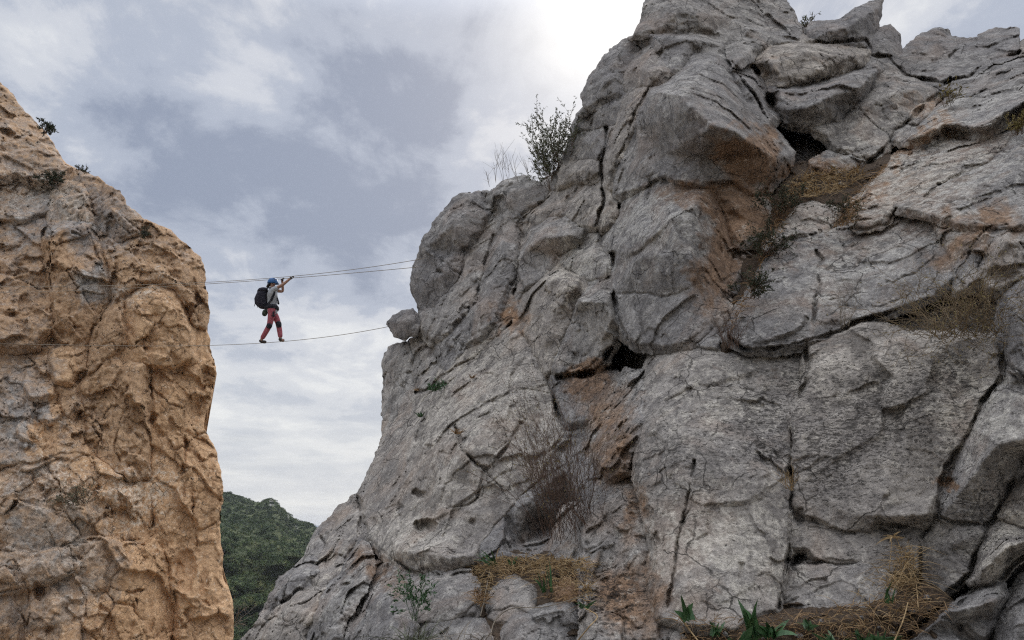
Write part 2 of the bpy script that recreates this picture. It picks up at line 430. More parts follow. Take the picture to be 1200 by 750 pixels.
class Cliff:
    def __init__(s, base, silhouette, mat, nz, cracks=(), holes=(), ochre=(), pale=(), pits=(), ochre0=0.0, pits0=0.0):
        s.base, s.sil, s.mat, s.nz = base, silhouette, mat, nz
        s.cracks, s.holes, s.ochre, s.pale, s.pits, s.ochre0, s.pits0 = cracks, holes, ochre, pale, pits, ochre0, pits0
        s.root = None; s.fac = 1.0
    def relief(s, p, px, d, rough, e):
        """depth offsets in pixels of that depth, from noise in world space"""
        k, A = s.nz['k'], s.nz['amp'] * rough
        pw = p * k
        wq = pw + .22 * np.stack([perlin(pw * 1.7, 41), perlin(pw * 1.7, 42), perlin(pw * 1.7, 43)], -1)
        lump = s.nz.get('lump', 1.0); chip = s.nz.get('chip', 1.0)
        wq = pw + .10 * np.stack([perlin(pw * 1.7, 41), perlin(pw * 1.7, 42), perlin(pw * 1.7, 43)], -1) + .03 * np.stack([perlin(pw * 7, 44), perlin(pw * 7, 45), perlin(pw * 7, 46)], -1)
        rot = np.array([[.88, -.28, .38], [.12, .91, .39], [-.46, -.30, .84]]); wr = wq @ rot.T
        f1, e1 = facets(wr * np.array([.85, .85, .55]), 3, .05, True)
        f2, e2 = facets(wr * np.array([2.6, 2.6, 1.7]) + 5.5, 8, .05, True)
        f3, e3 = facets(wq * np.array([6.5, 6.5, 5.0]) + 1.5, 9, .08)
        patch = np.clip(perlin(pw * 1.3, 63) * 2.6 + .6, .08, 1.4)
        o = -f1 * .20 - f2 * .066 * patch * chip - f3 * .017 * patch * chip - fbm(pw * .8, 3, 20) * .045 - ridged(pw * 2.3, 3, 30) * .007 * lump
        o -= fbm(pw * 7, 4, 50, .62) * .012 * lump
        if s.nz.get('rib'): o -= (perlin(pw * np.array([5, 5, .7]), 70) + .6 * perlin(pw * np.array([12, 12, 1.6]), 71)) * s.nz['rib'] * np.clip(perlin(pw * .5, 72) * 2 + .6, .1, 1.2)
        pw2 = pw * np.array([1, 1, 1.8])
        o += np.clip(perlin(pw2 * 9, 60) - .22, 0, 1) * .09 * s.nz.get('hole', 1.0) * np.clip(perlin(pw * 1.1, 61) + .35, 0, 1)
        o += np.exp(-(e1 / .022) ** 2) * .045 * s.nz.get('joint', 1.0) * np.clip(perlin(pw * .7, 66) * 3 + .3, 0, 1)
        o += np.exp(-(e2 / .03) ** 2) * .022 * s.nz.get('joint', 1.0) * np.clip(perlin(pw * .9, 67) * 3 + .05, 0, 1)
        return o * A
    def block(s, name, outline, inner=(), off=0.0, tilt=(0, 0), r=5, rough=1.0, margin=9, back=None, mat=None,
              label=None, loose=None, dome=0.0, ochre=None, pits=None, core=False, zb=True, clip=True, fac=None, tone=None):
        F_ = 1.0 if core else (s.fac if fac is None else fac)
        FF = lambda c: c * (min(F_, 1.05) + max(0.0, F_ - 1.05) * min(1.0, max(0.0, (abs(c) - 6.5) / 5.0)))
        poly = [(a, b, FF(c) + off) for a, b, c in pts_of(outline)]
        inner = [[(a, b, FF(c) + off) for a, b, c in pts_of(l)] for l in inner]
        if not core:
            r = r * s.nz.get('r', .6); s.cnt = getattr(s, 'cnt', 0) + 1; rr_ = random.Random(s.cnt * 7 + 3)
            jit = s.nz.get('jit', 1.0) * (.35 if loose else 1)
            tk = 1.0 if max(xs_ := [a for a, b, c in poly]) - min(xs_) < 130 else .45
            tilt = (tilt[0] + rr_.uniform(-.38, .38) * jit * tk, tilt[1] + rr_.uniform(-.22, .42) * jit * tk)
            poly = [(a, b, c + rr_.uniform(-5, 5) * 0 + 0) for a, b, c in poly]; dj = rr_.uniform(-9, 9) * jit * tk
            poly = [(a, b, c + dj) for a, b, c in poly]; inner = [[(a, b, c + dj) for a, b, c in l] for l in inner]
        xs = [p[0] for p in poly]; ys = [p[1] for p in poly]; m = margin + 7
        i0, i1 = np.searchsorted(GX, [min(xs) - m, max(xs) + m]); j0, j1 = np.searchsorted(GY, [min(ys) - m, max(ys) + m])
        i1 = min(i1, NX); j1 = min(j1, NY)
        X, Y = np.meshgrid(GX[i0:i1], GY[j0:j1])
        wx, wy = warp(X, Y, 2.4 if not core else 2.4)
        xw, yw = X + wx, Y + wy
        e, oo = sdf(poly, xw, yw)
        se, _ = sdf(s.sil, xw, yw) if (clip and s.sil is not None) else (np.full(X.shape, -1e3), None)
        ti = tri_field(poly, inner, xw, yw); o = np.where(np.isnan(ti), oo, ti)
        o = blur(o.astype(np.float32), 1.0)
        cx, cy = np.mean(np.minimum(xs, 1315)), np.mean(ys)
        o = o + tilt[0] * (xw - cx) + tilt[1] * (cy - yw)
        D0 = s.base(X, Y)
        ec = np.clip(e, 0, None)
        if dome: # rounded boulders
            R = max(e.max(), 4); tt = np.clip(1 - ec / R, 0, 1); o = o + dome * R * (1 - np.sqrt(np.clip(1 - tt ** 2.2, 0, 1)))
        # edge rounding with uneven radius
        rr = r * (1 + 1.3 * perlin(np.stack([X.ravel() / 30, Y.ravel() / 30, np.full(X.size, 3.3)], 1), 77).reshape(X.shape))
        tt = np.clip(1 - ec / np.maximum(rr, .6), 0, 1)
        o = o + rr * (.75 * tt + .45 * tt ** 4)
        o = o + np.where(e < 0, -e * 2.2, 0)
        for line, w, dep in s.cracks:
            ld = line_dist(line, xw, yw)
            if ld.min() > 12: continue
            g = np.clip(perlin(np.stack([X.ravel() / 26, Y.ravel() / 26, np.full(X.size, 8.1)], 1), 91).reshape(X.shape) * 1.9 + .75, .22, 1.35)
            o = o + .8 * dep * g * np.clip(1.0 - ld / (w * 1.15 * (.35 + .65 * g)), 0, 1) ** .7
        for (hx, hy, rx, ry, dep) in s.holes:
            q = np.sqrt(((xw + wx * .8 - hx) / rx) ** 2 + ((yw + wy * .8 - hy) / ry) ** 2); o = o + dep * np.clip(1.25 - q, 0, 1) ** .6 * (q < 1.25)
        keep = (e > 0) | ((e > -margin) & (se > 1.0))
        cell = keep[:-1, :-1] | keep[1:, :-1] | keep[:-1, 1:] | keep[1:, 1:]
        if core: cell = (e[:-1, :-1] > 0) & (e[1:, :-1] > 0) & (e[:-1, 1:] > 0) & (e[1:, 1:] > 0)
        use = np.zeros(X.shape, bool)
        for dj in (0, 1):
            for di in (0, 1): use[dj:dj + cell.shape[0], di:di + cell.shape[1]] |= cell
        # pull the rim vertices onto the outline
        gy_, gx_ = np.gradient(e, STEP); gn = np.sqrt(gx_ ** 2 + gy_ ** 2) + 1e-6
        out = use & ~keep & (se <= 1.0)
        sh = np.where(out, np.clip(-e, 0, 2.2), 0)
        Xs = X + gx_ / gn * sh; Ys = Y + gy_ / gn * sh
        idx = np.full(X.shape, -1, np.int64); n = int(use.sum()); idx[use] = np.arange(n)
        x, y, of, d0, ee = Xs[use], Ys[use], o[use], D0[use], e[use]
        d1 = d0 * (1 + of / FPX)
        p = P3(x, y, d1)
        rel = s.relief(p, None, d1, rough, ee)          # metres (times k)
        d = d1 + rel
        p = P3(x, y, d)
        if zb:
            zz = ZB[j0:j1, i0:i1]; zz[use] = np.minimum(zz[use], np.where(ee > -1, d, 1e9))
        cj, ci = np.nonzero(cell)
        quads = np.stack([idx[cj, ci], idx[cj + 1, ci], idx[cj + 1, ci + 1], idx[cj, ci + 1]], 1)
        # thickness: rim pushed back and closed behind
        ed = np.concatenate([quads[:, [0, 1]], quads[:, [1, 2]], quads[:, [2, 3]], quads[:, [3, 0]]])
        key = np.minimum(ed[:, 0], ed[:, 1]) * n + np.maximum(ed[:, 0], ed[:, 1])
        uq, inv, cnt = np.unique(key, return_inverse=True, return_counts=True)
        be = ed[cnt[inv] == 1]
        bv = np.unique(be); mp = np.full(n, -1, np.int64)
        size = math.hypot(max(xs) - min(xs), max(ys) - min(ys)) * float(np.mean(d0)) / FPX
        T = back if back is not None else max(.35, min(3.0, .35 * size))
        cen = P3(np.array(cx), np.array(cy), np.array(float(np.mean(d)) + T))
        ring = []; rows = 3 if not core else 2
        allp = [p]; prev = np.arange(n); tot = n; sides = []
        for q in range(1, rows + 1):
            t = q / rows
            pp = P3(x[bv], y[bv], d[bv] + T * t); sh_ = .32 * t * t
            pp = pp * (1 - sh_) + cen * sh_
            mp2 = np.full(n, -1, np.int64); mp2[bv] = tot + np.arange(len(bv)); allp.append(pp); tot += len(bv)
            sides.append(np.stack([prev[be[:, 1]], prev[be[:, 0]], mp2[be[:, 0]], mp2[be[:, 1]]], 1)); prev = mp2
        allp.append(cen[None] + 0 * p[:1]); ctr = tot
        tris = np.stack([prev[be[:, 1]], prev[be[:, 0]], np.full(len(be), ctr)], 1)
        allp = np.concatenate(allp); quads = np.concatenate([quads] + sides)
        org = allp[:n].mean(0)
        if s.root is not None and loose is None:
            loc = org; par = s.root
        else: loc = org; par = None
        me = mesh_np(name, allp - loc, quads, tris)
        oc = np.full(len(allp), s.ochre0, np.float32); oc[:n] = np.clip(s.ochre0 + 0 * x, 0, 1)
        oc[:n] = blob_field(s.ochre, x, y) if not s.ochre0 else np.clip(blob_field([(0, 0, 1e6, 1e6, 0, s.ochre0)] + list(s.ochre), x, y), 0, 1)
        if ochre is not None: oc[:] = np.maximum(oc, ochre)
        pa = np.zeros(len(allp), np.float32); pa[:n] = blob_field(s.pale, x, y)
        pi = np.full(len(allp), s.pits0, np.float32); pi[:n] = np.maximum(blob_field(s.pits, x, y), s.pits0)
        if pits is not None: pi[:] = pits
        for nm, arr in (('ochre', oc), ('pale', pa), ('pits', pi), ('tone', np.full(len(allp), random.Random(len(allp)).uniform(-1, 1) if tone is None else tone, np.float32))):
            at = me.attributes.new(nm, 'FLOAT', 'POINT'); at.data.foreach_set('value', arr.astype(np.float32))
        ob = link(name, me, mat or s.mat, par)
        ob.location = loc - (np.array(par.location) if par is not None else 0)
        if label: ob['label'] = label
        if loose: tag(ob, *loose)
        return ob

def at(px, py, lift=0.0):
    i = int(round((px - GX[0]) / STEP)); j = int(round((py - GY[0]) / STEP))
    w = ZB[max(0, j - 2):j + 3, max(0, i - 2):i + 3]
    d = float(w.min())
    if d > 1e8: d = float(ZB[max(0, j - 12):j + 13, max(0, i - 12):i + 13].min())
    if d > 1e8: d = 17.0
    return V3(px, py, d - lift), d

# ------------------------------------------------------------------ the cliff on the right
RIGHT_SIL = pts_of("""742,38 750,18 756,0 757,-40 760,-105 900,-105 912,-20 921,0 930,12 939,32 944,42 945,33 955,22 985,20 1015,5 1034,-3 1033,15 1034,29 1043,29 1055,38 1057,55 1075,42 1095,33 1110,35 1117,43 1150,44 1160,34 1182,30 1194,33 1196,45 1205,40 1260,38 1320,44 1660,46 1660,865 200,865 240,800 275,760 295,735 310,712 308,708 316,694 330,676 350,661
 355,655 360,640 372,618 385,606 397,591 408,583 416,577 428,555 438,530 448,508 451,496 447,470 448,450 446,425 455,404 470,399 478,401 486,392
 490,372 481,346 483,325 490,300 494,285 500,273 510,257 525,239 540,227 552,225 560,221 572,221 585,211 600,207 615,206 632,213 642,222 650,215
 653,200 662,175 668,155 669,147 675,135 684,127 682,112 684,103 690,88 705,68 715,56 722,54 730,45""")
SKY_NOTCH = None
rb = tps([(1640,100,12),(1640,400,8.2),(1640,700,7),(1640,-50,16),(1640,860,6.5),(280, 750, 12.2), (330, 690, 13), (380, 610, 15), (430, 560, 15), (450, 640, 12.2), (450, 470, 17.29), (455, 420, 17.68), (490, 340, 17.83), (500, 270, 18.06), (560, 220, 18.21), (620, 210, 17.83), (650, 180, 17.75), (600, 300, 16.37), (560, 400, 15.4), (520, 520, 13.2), (520, 620, 12), (460, 740, 9.6), (600, 740, 8.4), (620, 600, 10.6), (650, 480, 12.4), (640, 400, 13.67), (690, 330, 14.06), (690, 240, 15.37), (690, 120, 17.29), (760, 0, 18.06), (850, 20, 17.68), (930, 0, 18.06), (820, 100, 14.21), (800, 180, 13.13), (920, 190, 13.44), (780, 270, 12.52), (730, 380, 12.21), (720, 450, 12.05), (700, 540, 10.4), (690, 640, 9.4), (730, 720, 8.36), (770, 480, 9.98), (780, 600, 8.82), (790, 700, 8.05), (850, 480, 9.59), (920, 560, 8.67), (900, 700, 7.9), (930, 350, 10.67), (880, 250, 12.67), (960, 230, 12.82), (960, 120, 14.98), (1000, 20, 17.29), (1100, 60, 17.29), (1190, 40, 16.52), (1060, 120, 14.98), (1000, 200, 13.44), (1100, 220, 11.52), (1200, 130, 12.29), (1200, 250, 9.98), (1050, 330, 10.21), (1150, 380, 8.82), (1000, 400, 9.59), (1000, 500, 8.82), (1080, 600, 8.05), (1200, 500, 7.9), (1200, 620, 7.51), (1060, 700, 7.59), (1200, 740, 6.97), (900, 745, 7.36), (1300, 400, 7.67), (1300, 700, 6.82), (1300, 100, 11.13), (900, 850, 6.66), (500, 850, 8.2), (300, 850, 11.5), (1200, 850, 6.51), (1040, -60, 18.83), (850, -60, 18.45), (200, 850, 12.5), (400, 300, 18.83)])
def L(s): return [tuple(float(v) for v in w.split(',')) for w in s.split()]
R_CRACKS = [
 (L("944,52 965,52 990,48 1014,46 1022,66 1042,68"), 2.6, 22), (L("1042,72 1062,88 1092,96 1112,98 1140,88 1162,70 1196,60"), 2.6, 22), (L("1118,44 1122,58 1114,70"), 1.6, 10),
 (L("946,402 948,425 946,442 936,466 928,484"), 3.4, 26), (L("928,484 927,540 926,600 922,664 912,712"), 2.2, 20), (L("1174,424 1168,446 1150,471 1140,491 1125,521 1108,546 1099,572 1098,600"), 2.4, 20),
 (L("1200,530 1186,572 1170,598 1157,625 1141,652 1136,672 1112,694"), 3.0, 24), (L("1205,648 1181,666 1162,686 1120,700 1085,725 1055,755"), 3.4, 28), (L("1020,620 1034,614 1060,617 1090,613"), 2.5, 24),
 (L("928,662 960,660 1000,663 1045,670"), 1.6, 12), (L("1097,606 1080,634 1078,668 1074,700"), 2.0, 16), (L("1150,614 1120,612 1104,608"), 1.6, 14),
 (L("415,578 425,604 432,630 455,652 480,669 520,675 562,670"), 2.6, 26), (L("330,706 352,690 372,692 384,680"), 2.0, 16), (L("405,655 420,632 424,606"), 1.8, 14), (L("300,735 322,722 345,735"), 1.5, 9), (L("400,720 412,735 408,760"), 1.6, 10), (L("430,700 418,720 402,742"), 1.6, 10), (L("372,620 382,640 376,652"), 1.5, 9),
 (L("855,396 870,408 905,408 940,402 962,396 1010,378 1050,362"), 2.4, 24), (L("1052,246 1040,262 1010,268 972,273"), 1.8, 12),
 (L("884,76 896,100 907,124 918,150"), 4.5, 60), (L("710,150 707,190 706,236 698,262"), 2.2, 30), (L("718,300 720,335 724,375 736,398"), 3.0, 34), (L("655,443 682,441 702,432 716,408"), 4.0, 40),
 (L("1112,94 1085,125 1050,152 1030,180 1020,190"), 3.5, 34), (L("612,292 607,312 604,345"), 1.8, 16), (L("642,442 652,478 660,505 668,520"), 2.6, 24), (L("486,462 500,458 522,440 560,414 600,380"), 1.8, 18),
 (L("858,72 872,96 892,125 905,148"), 1.8, 18), (L("1155,106 1130,118 1112,130"), 1.4, 10), (L("760,104 745,130 730,170 722,190"), 1.6, 14),
 (L("535,500 540,525 555,540 570,550 585,570 596,588"), 2.0, 16), (L("610,498 598,522 580,545 572,550"), 2.2, 10), (L("570,552 560,580 548,592 522,596"), 2.2, 12),
 (L("528,390 538,402 548,410"), 1.6, 7), (L("545,477 565,472 595,470 606,473"), 1.5, 7), (L("433,628 450,600 470,588 480,568 500,562"), 1.7, 6),
 (L("812,542 806,580 800,612 792,650 786,690 782,712"), 1.8, 14), (L("800,612 808,595 815,560"), 1.6, 8),
 (L("957,296 964,305 957,318 959,335 953,350 955,372 957,394"), 2.3, 14), (L("910,283 945,276 985,270"), 1.3, 5),
 (L("562,342 556,365 548,395 540,410"), 1.6, 10), (L("577,278 568,310 562,340"), 1.8, 12), (L("545,295 540,325 530,342"), 1.6, 8),
 (L("910,107 940,102 975,90 1010,79"), 1.8, 9), (L("712,345 745,342 780,345 810,338"), 1.3, 5), (L("745,348 749,370 753,392"), 1.3, 5),
 (L("648,470 655,500 660,520"), 2.0, 10), (L("930,605 960,616 1000,624"), 1.5, 6), (L("765,38 778,55 772,75"), 1.6, 8), (L("780,64 805,66 830,64"), 1.5, 6),
 (L("1040,330 1075,318 1100,300"), 1.4, 5), (L("1000,288 1030,272 1052,262"), 1.5, 7), (L("870,470 895,468 918,478"), 1.4, 5),
 (L("1130,300 1155,268 1178,262"), 1.8, 9), (L("1040,205 1080,195 1120,190"), 1.4, 5), (L("640,340 660,360 672,380"), 1.4, 6),
 (L("455,440 470,455 478,470"), 1.4, 6), (L("500,300 520,308 542,325"), 1.2, 5), (L("390,690 410,660 424,640"), 1.8, 8), (L("350,735 372,700 390,670"), 1.6, 7),
 (L("590,250 605,262 612,275"), 1.4, 6), (L("835,255 842,280 848,300"), 1.4, 6), (L("880,560 900,550 925,556"), 1.3, 4), (L("1165,112 1185,106 1200,104"), 1.5, 6),
]
R_HOLES = [(934, 656, 11, 7, 26), (1110, 566, 9, 7, 16), (925, 555, 5, 8, 10), (498, 617, 10, 8, 30), (494, 582, 8, 5, 16), (470, 595, 5, 3, 9), (497, 524, 5, 3, 9), (516, 530, 5, 2, 6), (759, 602, 4, 9, 9), (771, 634, 3, 9, 9),
           (868, 667, 3, 6, 6), (515, 320, 4, 3, 8), (940, 607, 6, 8, 14), (1038, 586, 3, 4, 5), (436, 610, 4, 5, 8), (555, 612, 5, 4, 9), (888, 100, 3, 5, 8)]
R_OCHRE = [(1060, 235, 150, 70, 25, .27), (960, 340, 90, 60, 0, .17), (1150, 170, 70, 40, 0, .22), (900, 430, 60, 20, 0, .2), (876, 184, 40, 26, -25, .95), (862, 246, 38, 34, 0, .95), (850, 300, 26, 50, 0, .7), (818, 228, 50, 14, 0, .5), (830, 330, 18, 40, 0, .55), (708, 470, 36, 40, 0, .5),
           (720, 535, 26, 36, 0, .42), (598, 370, 18, 22, 0, .55), (1088, 155, 26, 10, 20, .9), (1055, 188, 34, 9, 35, .75), (1150, 262, 60, 22, 0, .55), (1120, 292, 40, 20, 20, .42),
           (735, 700, 46, 40, 0, .55), (440, 665, 46, 24, -30, .42), (1108, 566, 14, 10, 0, .6), (955, 205, 50, 22, 0, .7), (1010, 225, 40, 14, 30, .5), (655, 690, 20, 14, 0, .9),
           (690, 445, 24, 14, 0, .8), (740, 590, 12, 40, 0, .45), (1085, 120, 30, 16, 0, .35), (640, 630, 40, 30, 0, .25), (978, 190, 26, 12, 0, .4), (1000, 660, 60, 20, 0, .1), (830, 690, 40, 14, 0, .2)]
R_PALE = [(1090, 200, 130, 70, 20, .8), (1000, 290, 110, 60, 20, .6), (1060, 220, 100, 40, 20, .7), (570, 470, 90, 80, 0, .55), (860, 470, 100, 60, 0, .5), (850, 640, 90, 70, 0, .75), (760, 260, 60, 40, 0, .8),
          (800, 100, 50, 30, 0, .5), (1150, 480, 60, 60, 0, .9), (680, 310, 40, 40, 0, .8), (480, 640, 70, 40, 0, .5), (400, 690, 100, 60, 0, .4), (1180, 640, 40, 40, 0, .8), (980, 690, 60, 20, 0, .3)]
R_PITS = [(1040, 480, 100, 70, 0, .85), (980, 530, 50, 60, 0, .9), (1110, 430, 40, 30, 0, 1.0), (900, 500, 60, 50, 0, .8), (930, 440, 40, 40, 0, .7), (820, 520, 60, 60, 0, .4),
          (720, 700, 40, 40, 0, .8), (620, 450, 60, 50, 0, .4), (1150, 600, 50, 60, 0, .5), (1050, 640, 60, 40, 0, .35), (735, 580, 30, 60, 0, .5), (715, 450, 40, 40, 0, .5)]
RC = Cliff(rb, RIGHT_SIL, M['rock'], {'k': 1.0, 'amp': 1.0, 'lump': 1.0, 'r': .36, 'chip': 1.35, 'joint': 1.2, 'jit': 1.0}, R_CRACKS, R_HOLES, R_OCHRE, R_PALE, R_PITS)

RC.fac = 3.0
# the mass behind all the slabs: the cliff's own mesh
core_out = ' '.join('%.1f,%.1f' % (x, y) for x, y, _ in RIGHT_SIL)
INNER_SIL = """748,45 760,20 764,-5 775,-60 800,-100 915,-100 920,-10 932,20 942,42 948,50 965,50 1000,56 1040,66 1062,80 1095,75 1115,80 1150,72 1190,62 1640,72
 1640,860 290,860 300,790 325,740 340,712 362,685 380,665 402,630 424,600 438,570 452,530 462,508 460,470 458,430 470,414 490,404 500,372 494,346 497,325 503,300
 512,275 530,252 550,238 580,230 605,218 628,222 648,236 662,210 672,178 680,155 690,135 696,112 708,85 722,66"""
clf = RC.block('rock_cliff', INNER_SIL, off=48, inner=["925,165,240 945,150,240 935,140,220", "905,110,80 918,140,110", "885,240,34 870,300,34", "718,430,100 705,410,90 695,425,70", "745,690,40 660,600,75 640,560,55"],
               r=14, rough=1.6, core=True, back=6.0, zb=False, clip=False)
tag(clf, 'huge grey limestone cliff of cracked slabs filling the right side of the gorge', 'cliff')
RC.root = clf
B = RC.block
SL, BK = 'rock_slab', 'rock_block'

# --- summit tower
B(BK, "742,38 750,18 757,-4 757,-60 780,-95 900,-95 912,-20 921,0 930,12 939,32 938,48 905,49 885,58 866,72 856,52 838,36 800,33 770,34", ["756,8,-8 800,12,-14 850,22,-10 900,18,-6", "858,45,6 890,40,-6"], r=8, tilt=(.1, .5))
B(BK, "743,38 770,33 830,34 850,40 857,58 862,72 840,66 816,62 806,72 795,76 778,80 768,66 764,52", ["770,44,-12 810,45,-16 845,52,-10"], r=7, tilt=(.1, .3))
B(BK, "743,38 758,42 767,56 766,64 750,72 735,82 729,95 726,108 700,119 684,127 682,112 690,88 705,68 720,56 730,46", ["725,62,-10 712,90,-10 700,112,-6"], r=8, tilt=(.25, .3))
B(BK, "766,62 778,79 773,92 762,102 746,106 733,107 728,100 731,86 746,72", ["745,80,-8 760,86,-9"], r=9, dome=.12)
B(BK, "684,127 700,119 726,108 736,108 729,125 726,145 712,149 696,150 670,152 675,135", ["700,128,-8 720,124,-8"], r=7)
B(BK, "669,150 695,149 722,146 712,162 708,186 694,188 672,192 653,200 650,225 640,223 652,195 662,170", ["672,165,-6 690,166,-9 702,160,-8", "665,185,-4 690,180,-6"], r=7)
B(BK, "653,200 672,191 694,188 708,188 707,210 696,217 672,214 655,218", ["670,200,-7 695,200,-8"], r=6)
B(BK, "650,218 672,214 696,216 706,208 706,236 696,262 676,264 660,250 652,236", ["665,230,-6 690,235,-8"], r=6)
B(SL, "722,146 730,125 738,108 760,103 748,125 739,150 724,188 716,214 713,262 704,266 706,235 708,190 713,162", ["735,125,-6 722,165,-8 712,215,-7"], r=5)
# --- big wedged boulder below the summit
B(BK, "812,64 836,62 849,72 859,95 871,120 900,155 925,184 915,201 897,219 882,226 862,215 845,212 820,217 800,213 780,206 765,213 745,220 717,232 715,206 722,186 740,150 760,103 785,95 800,80",
  ["745,150,-10 763,108,-24 790,106,-34 812,128,-34 836,147,-34 866,158,-30 900,180,-16", "752,190,-8 778,180,0", "845,212,12 820,217,14", "822,90,-12 845,105,-14 868,135,-16", "836,147,-34 845,190,-6"], r=5, rough=.8)
B(BK, "850,72 870,78 885,90 893,110 906,140 899,152 872,120 859,96", ["862,85,-10 880,100,-12 890,125,-6"], r=5)
# --- jumble right of the chimney
B(BK, "871,62 900,48 940,43 990,54 1016,62 1009,80 972,91 911,106 904,86 888,74", ["905,72,-14 950,62,-18 1000,66,-10", "915,92,-10 960,84,-14"], r=8)
B(BK, "911,107 972,92 1010,80 1030,67 1035,82 1023,99 1003,123 986,141 950,148 924,144 914,126", ["925,128,-10 962,119,-22 1004,106,-20 1026,86,-12", "950,108,-14 1000,90,-18"], r=5, off=-4)
B(BK, "1035,72 1050,80 1085,94 1112,94 1100,108 1082,122 1060,142 1046,152 1031,176 1022,188 1004,181 980,172 966,156 954,148 986,140 1004,121 1024,100", ["1010,125,-10 1045,110,-12 1080,104,-10", "975,162,8 1000,150,-6 1025,160,-6"], r=6, off=6)
B(BK, "924,198 944,160 956,160 976,184 986,190 960,207 925,212", ["945,182,-3"], r=6, off=80)
B(BK, "957,196 974,184 1000,181 1014,190 990,202 965,207", ["980,190,-6"], r=6, off=4)
# --- slabs of the upper right slope
B(SL, "1117,110 1139,86 1167,67 1200,55 1640,40 1640,110 1204,112 1190,105 1162,114 1145,112", ["1150,90,-6 1190,80,-8"], r=8, tilt=(0, .5))
B(SL, "1063,164 1085,148 1106,130 1121,112 1162,113 1206,106 1640,104 1640,140 1204,120 1181,139 1160,152 1145,156 1110,154 1086,167", ["1075,160,-12 1110,146,-16 1150,148,-18 1182,130,-18 1206,114,-16", "1110,132,-6 1150,128,-8"], r=3, off=-6)
B(SL, "1000,245 1040,195 1072,176 1115,160 1160,159 1189,152 1173,172 1159,190 1121,205 1081,222 1053,241 1031,259 1004,264", ["1040,215,-4 1090,190,-6 1140,175,-6"], r=5, tilt=(0, .3))
B(SL, "1189,153 1205,122 1640,140 1640,262 1204,264 1166,266 1121,263 1091,250 1053,243 1091,221 1135,202 1166,186", ["1130,230,-4 1190,200,-8"], r=5, tilt=(0, .3))
B(SL, "902,292 914,270 934,240 950,231 986,232 992,242 976,262 970,273 945,275 916,280", ["930,258,-5 965,245,-8"], r=6, off=-2)
B(SL, "850,394 864,370 884,331 907,293 919,279 972,273 1000,267 1016,262 1030,260 1053,247 1090,254 1112,281 1121,322 1092,346 1051,361 1010,376 966,397 936,404 905,407 870,407",
  ["880,380,-4 905,330,-6 925,292,-5", "1000,340,-4 1040,300,-3"], r=5, tilt=(0, .15), rough=.55, fac=1.4)
B(SL, "1054,245 1091,250 1121,263 1166,266 1181,270 1161,286 1146,311 1151,331 1121,342 1113,301 1092,263", ["1110,275,-8 1140,285,-8"], r=6, rough=1.4)
B(BK, "1147,320 1161,281 1181,268 1206,267 1640,262 1640,302 1202,326 1186,332 1171,342 1155,337", ["1165,305,-8 1178,282,-12 1200,285,-6"], r=7, off=-6)
B(BK, "1179,346 1202,321 1640,300 1640,440 1202,441 1186,426 1171,404 1177,372", ["1190,370,-10 1200,345,-8"], r=8, off=-8)
# --- near slabs of the right wall
B(SL, "756,448 770,421 795,411 826,404 843,412 865,413 905,408 949,400 947,441 934,468 927,486 926,600 922,666 908,714 860,738 800,732 772,722 766,690 769,640 760,600 750,560 747,500",
  ["775,700,4 776,600,0 768,520,-2 780,450,-6 800,428,-7", "850,440,-7 900,430,-7 935,425,-5", "800,560,-12 880,560,-12", "800,690,-12 900,680,-10"], r=6, rough=.5, fac=1.0)
B(SL, "946,446 952,407 966,397 1010,379 1061,394 1120,398 1166,401 1173,426 1168,446 1150,471 1140,491 1125,521 1108,546 1100,571 1098,601 1090,613 1060,617 1032,613 1020,622 985,620 940,602 929,590 928,487 935,468",
  ["960,430,-6 1010,402,-6 1080,412,-6 1150,420,-5", "950,580,-3 1000,602,-12 1030,606,-24 1085,604,-26", "1050,500,-10 1090,480,-12"], r=5, rough=.5, off=-6, fac=1.0)
B(SL, "926,606 940,602 985,619 1020,620 1040,628 1076,622 1080,640 1078,666 1060,674 1045,670 1000,664 970,664 945,642 928,640", ["950,620,2 1000,635,-2 1050,655,-4"], r=4, off=2, rough=.4, fac=1.0)
B(SL, "921,668 935,662 985,664 1010,663 1040,672 1052,692 1040,730 1000,735 950,735 918,726", ["950,685,-6 1010,690,-6"], r=6, rough=.45, fac=1.2)
B(BK, "1079,634 1100,609 1120,612 1150,615 1156,625 1141,650 1136,670 1110,692 1096,712 1074,712 1072,680", ["1095,650,-6 1130,630,-8"], r=6, rough=.6)
B(SL, "1169,447 1181,426 1202,441 1640,440 1640,540 1202,545 1186,570 1171,596 1161,612 1140,617 1104,609 1104,590 1112,570 1121,546 1141,500",
  ["1110,596,-8 1141,556,-18 1166,524,-20 1202,514,-20 1290,500,-18", "1160,480,-8 1190,450,-8"], r=5, rough=.8, off=-4)
B(BK, "1141,680 1148,645 1160,620 1175,606 1200,612 1250,600 1280,640 1202,646 1181,662 1161,684 1148,688", ["1150,668,-12 1180,640,-14 1220,625,-10"], r=4, rough=.7, off=-8)
B(BK, "1172,606 1186,582 1206,558 1640,540 1640,622 1202,619 1190,614", ["1190,600,-8 1215,580,-10"], r=4, rough=.7, off=-10)
B(BK, "1160,800 1170,735 1186,700 1202,680 1640,655 1640,860 1160,860", ["1190,740,-10 1220,710,-10"], r=6, rough=.7, off=-6)
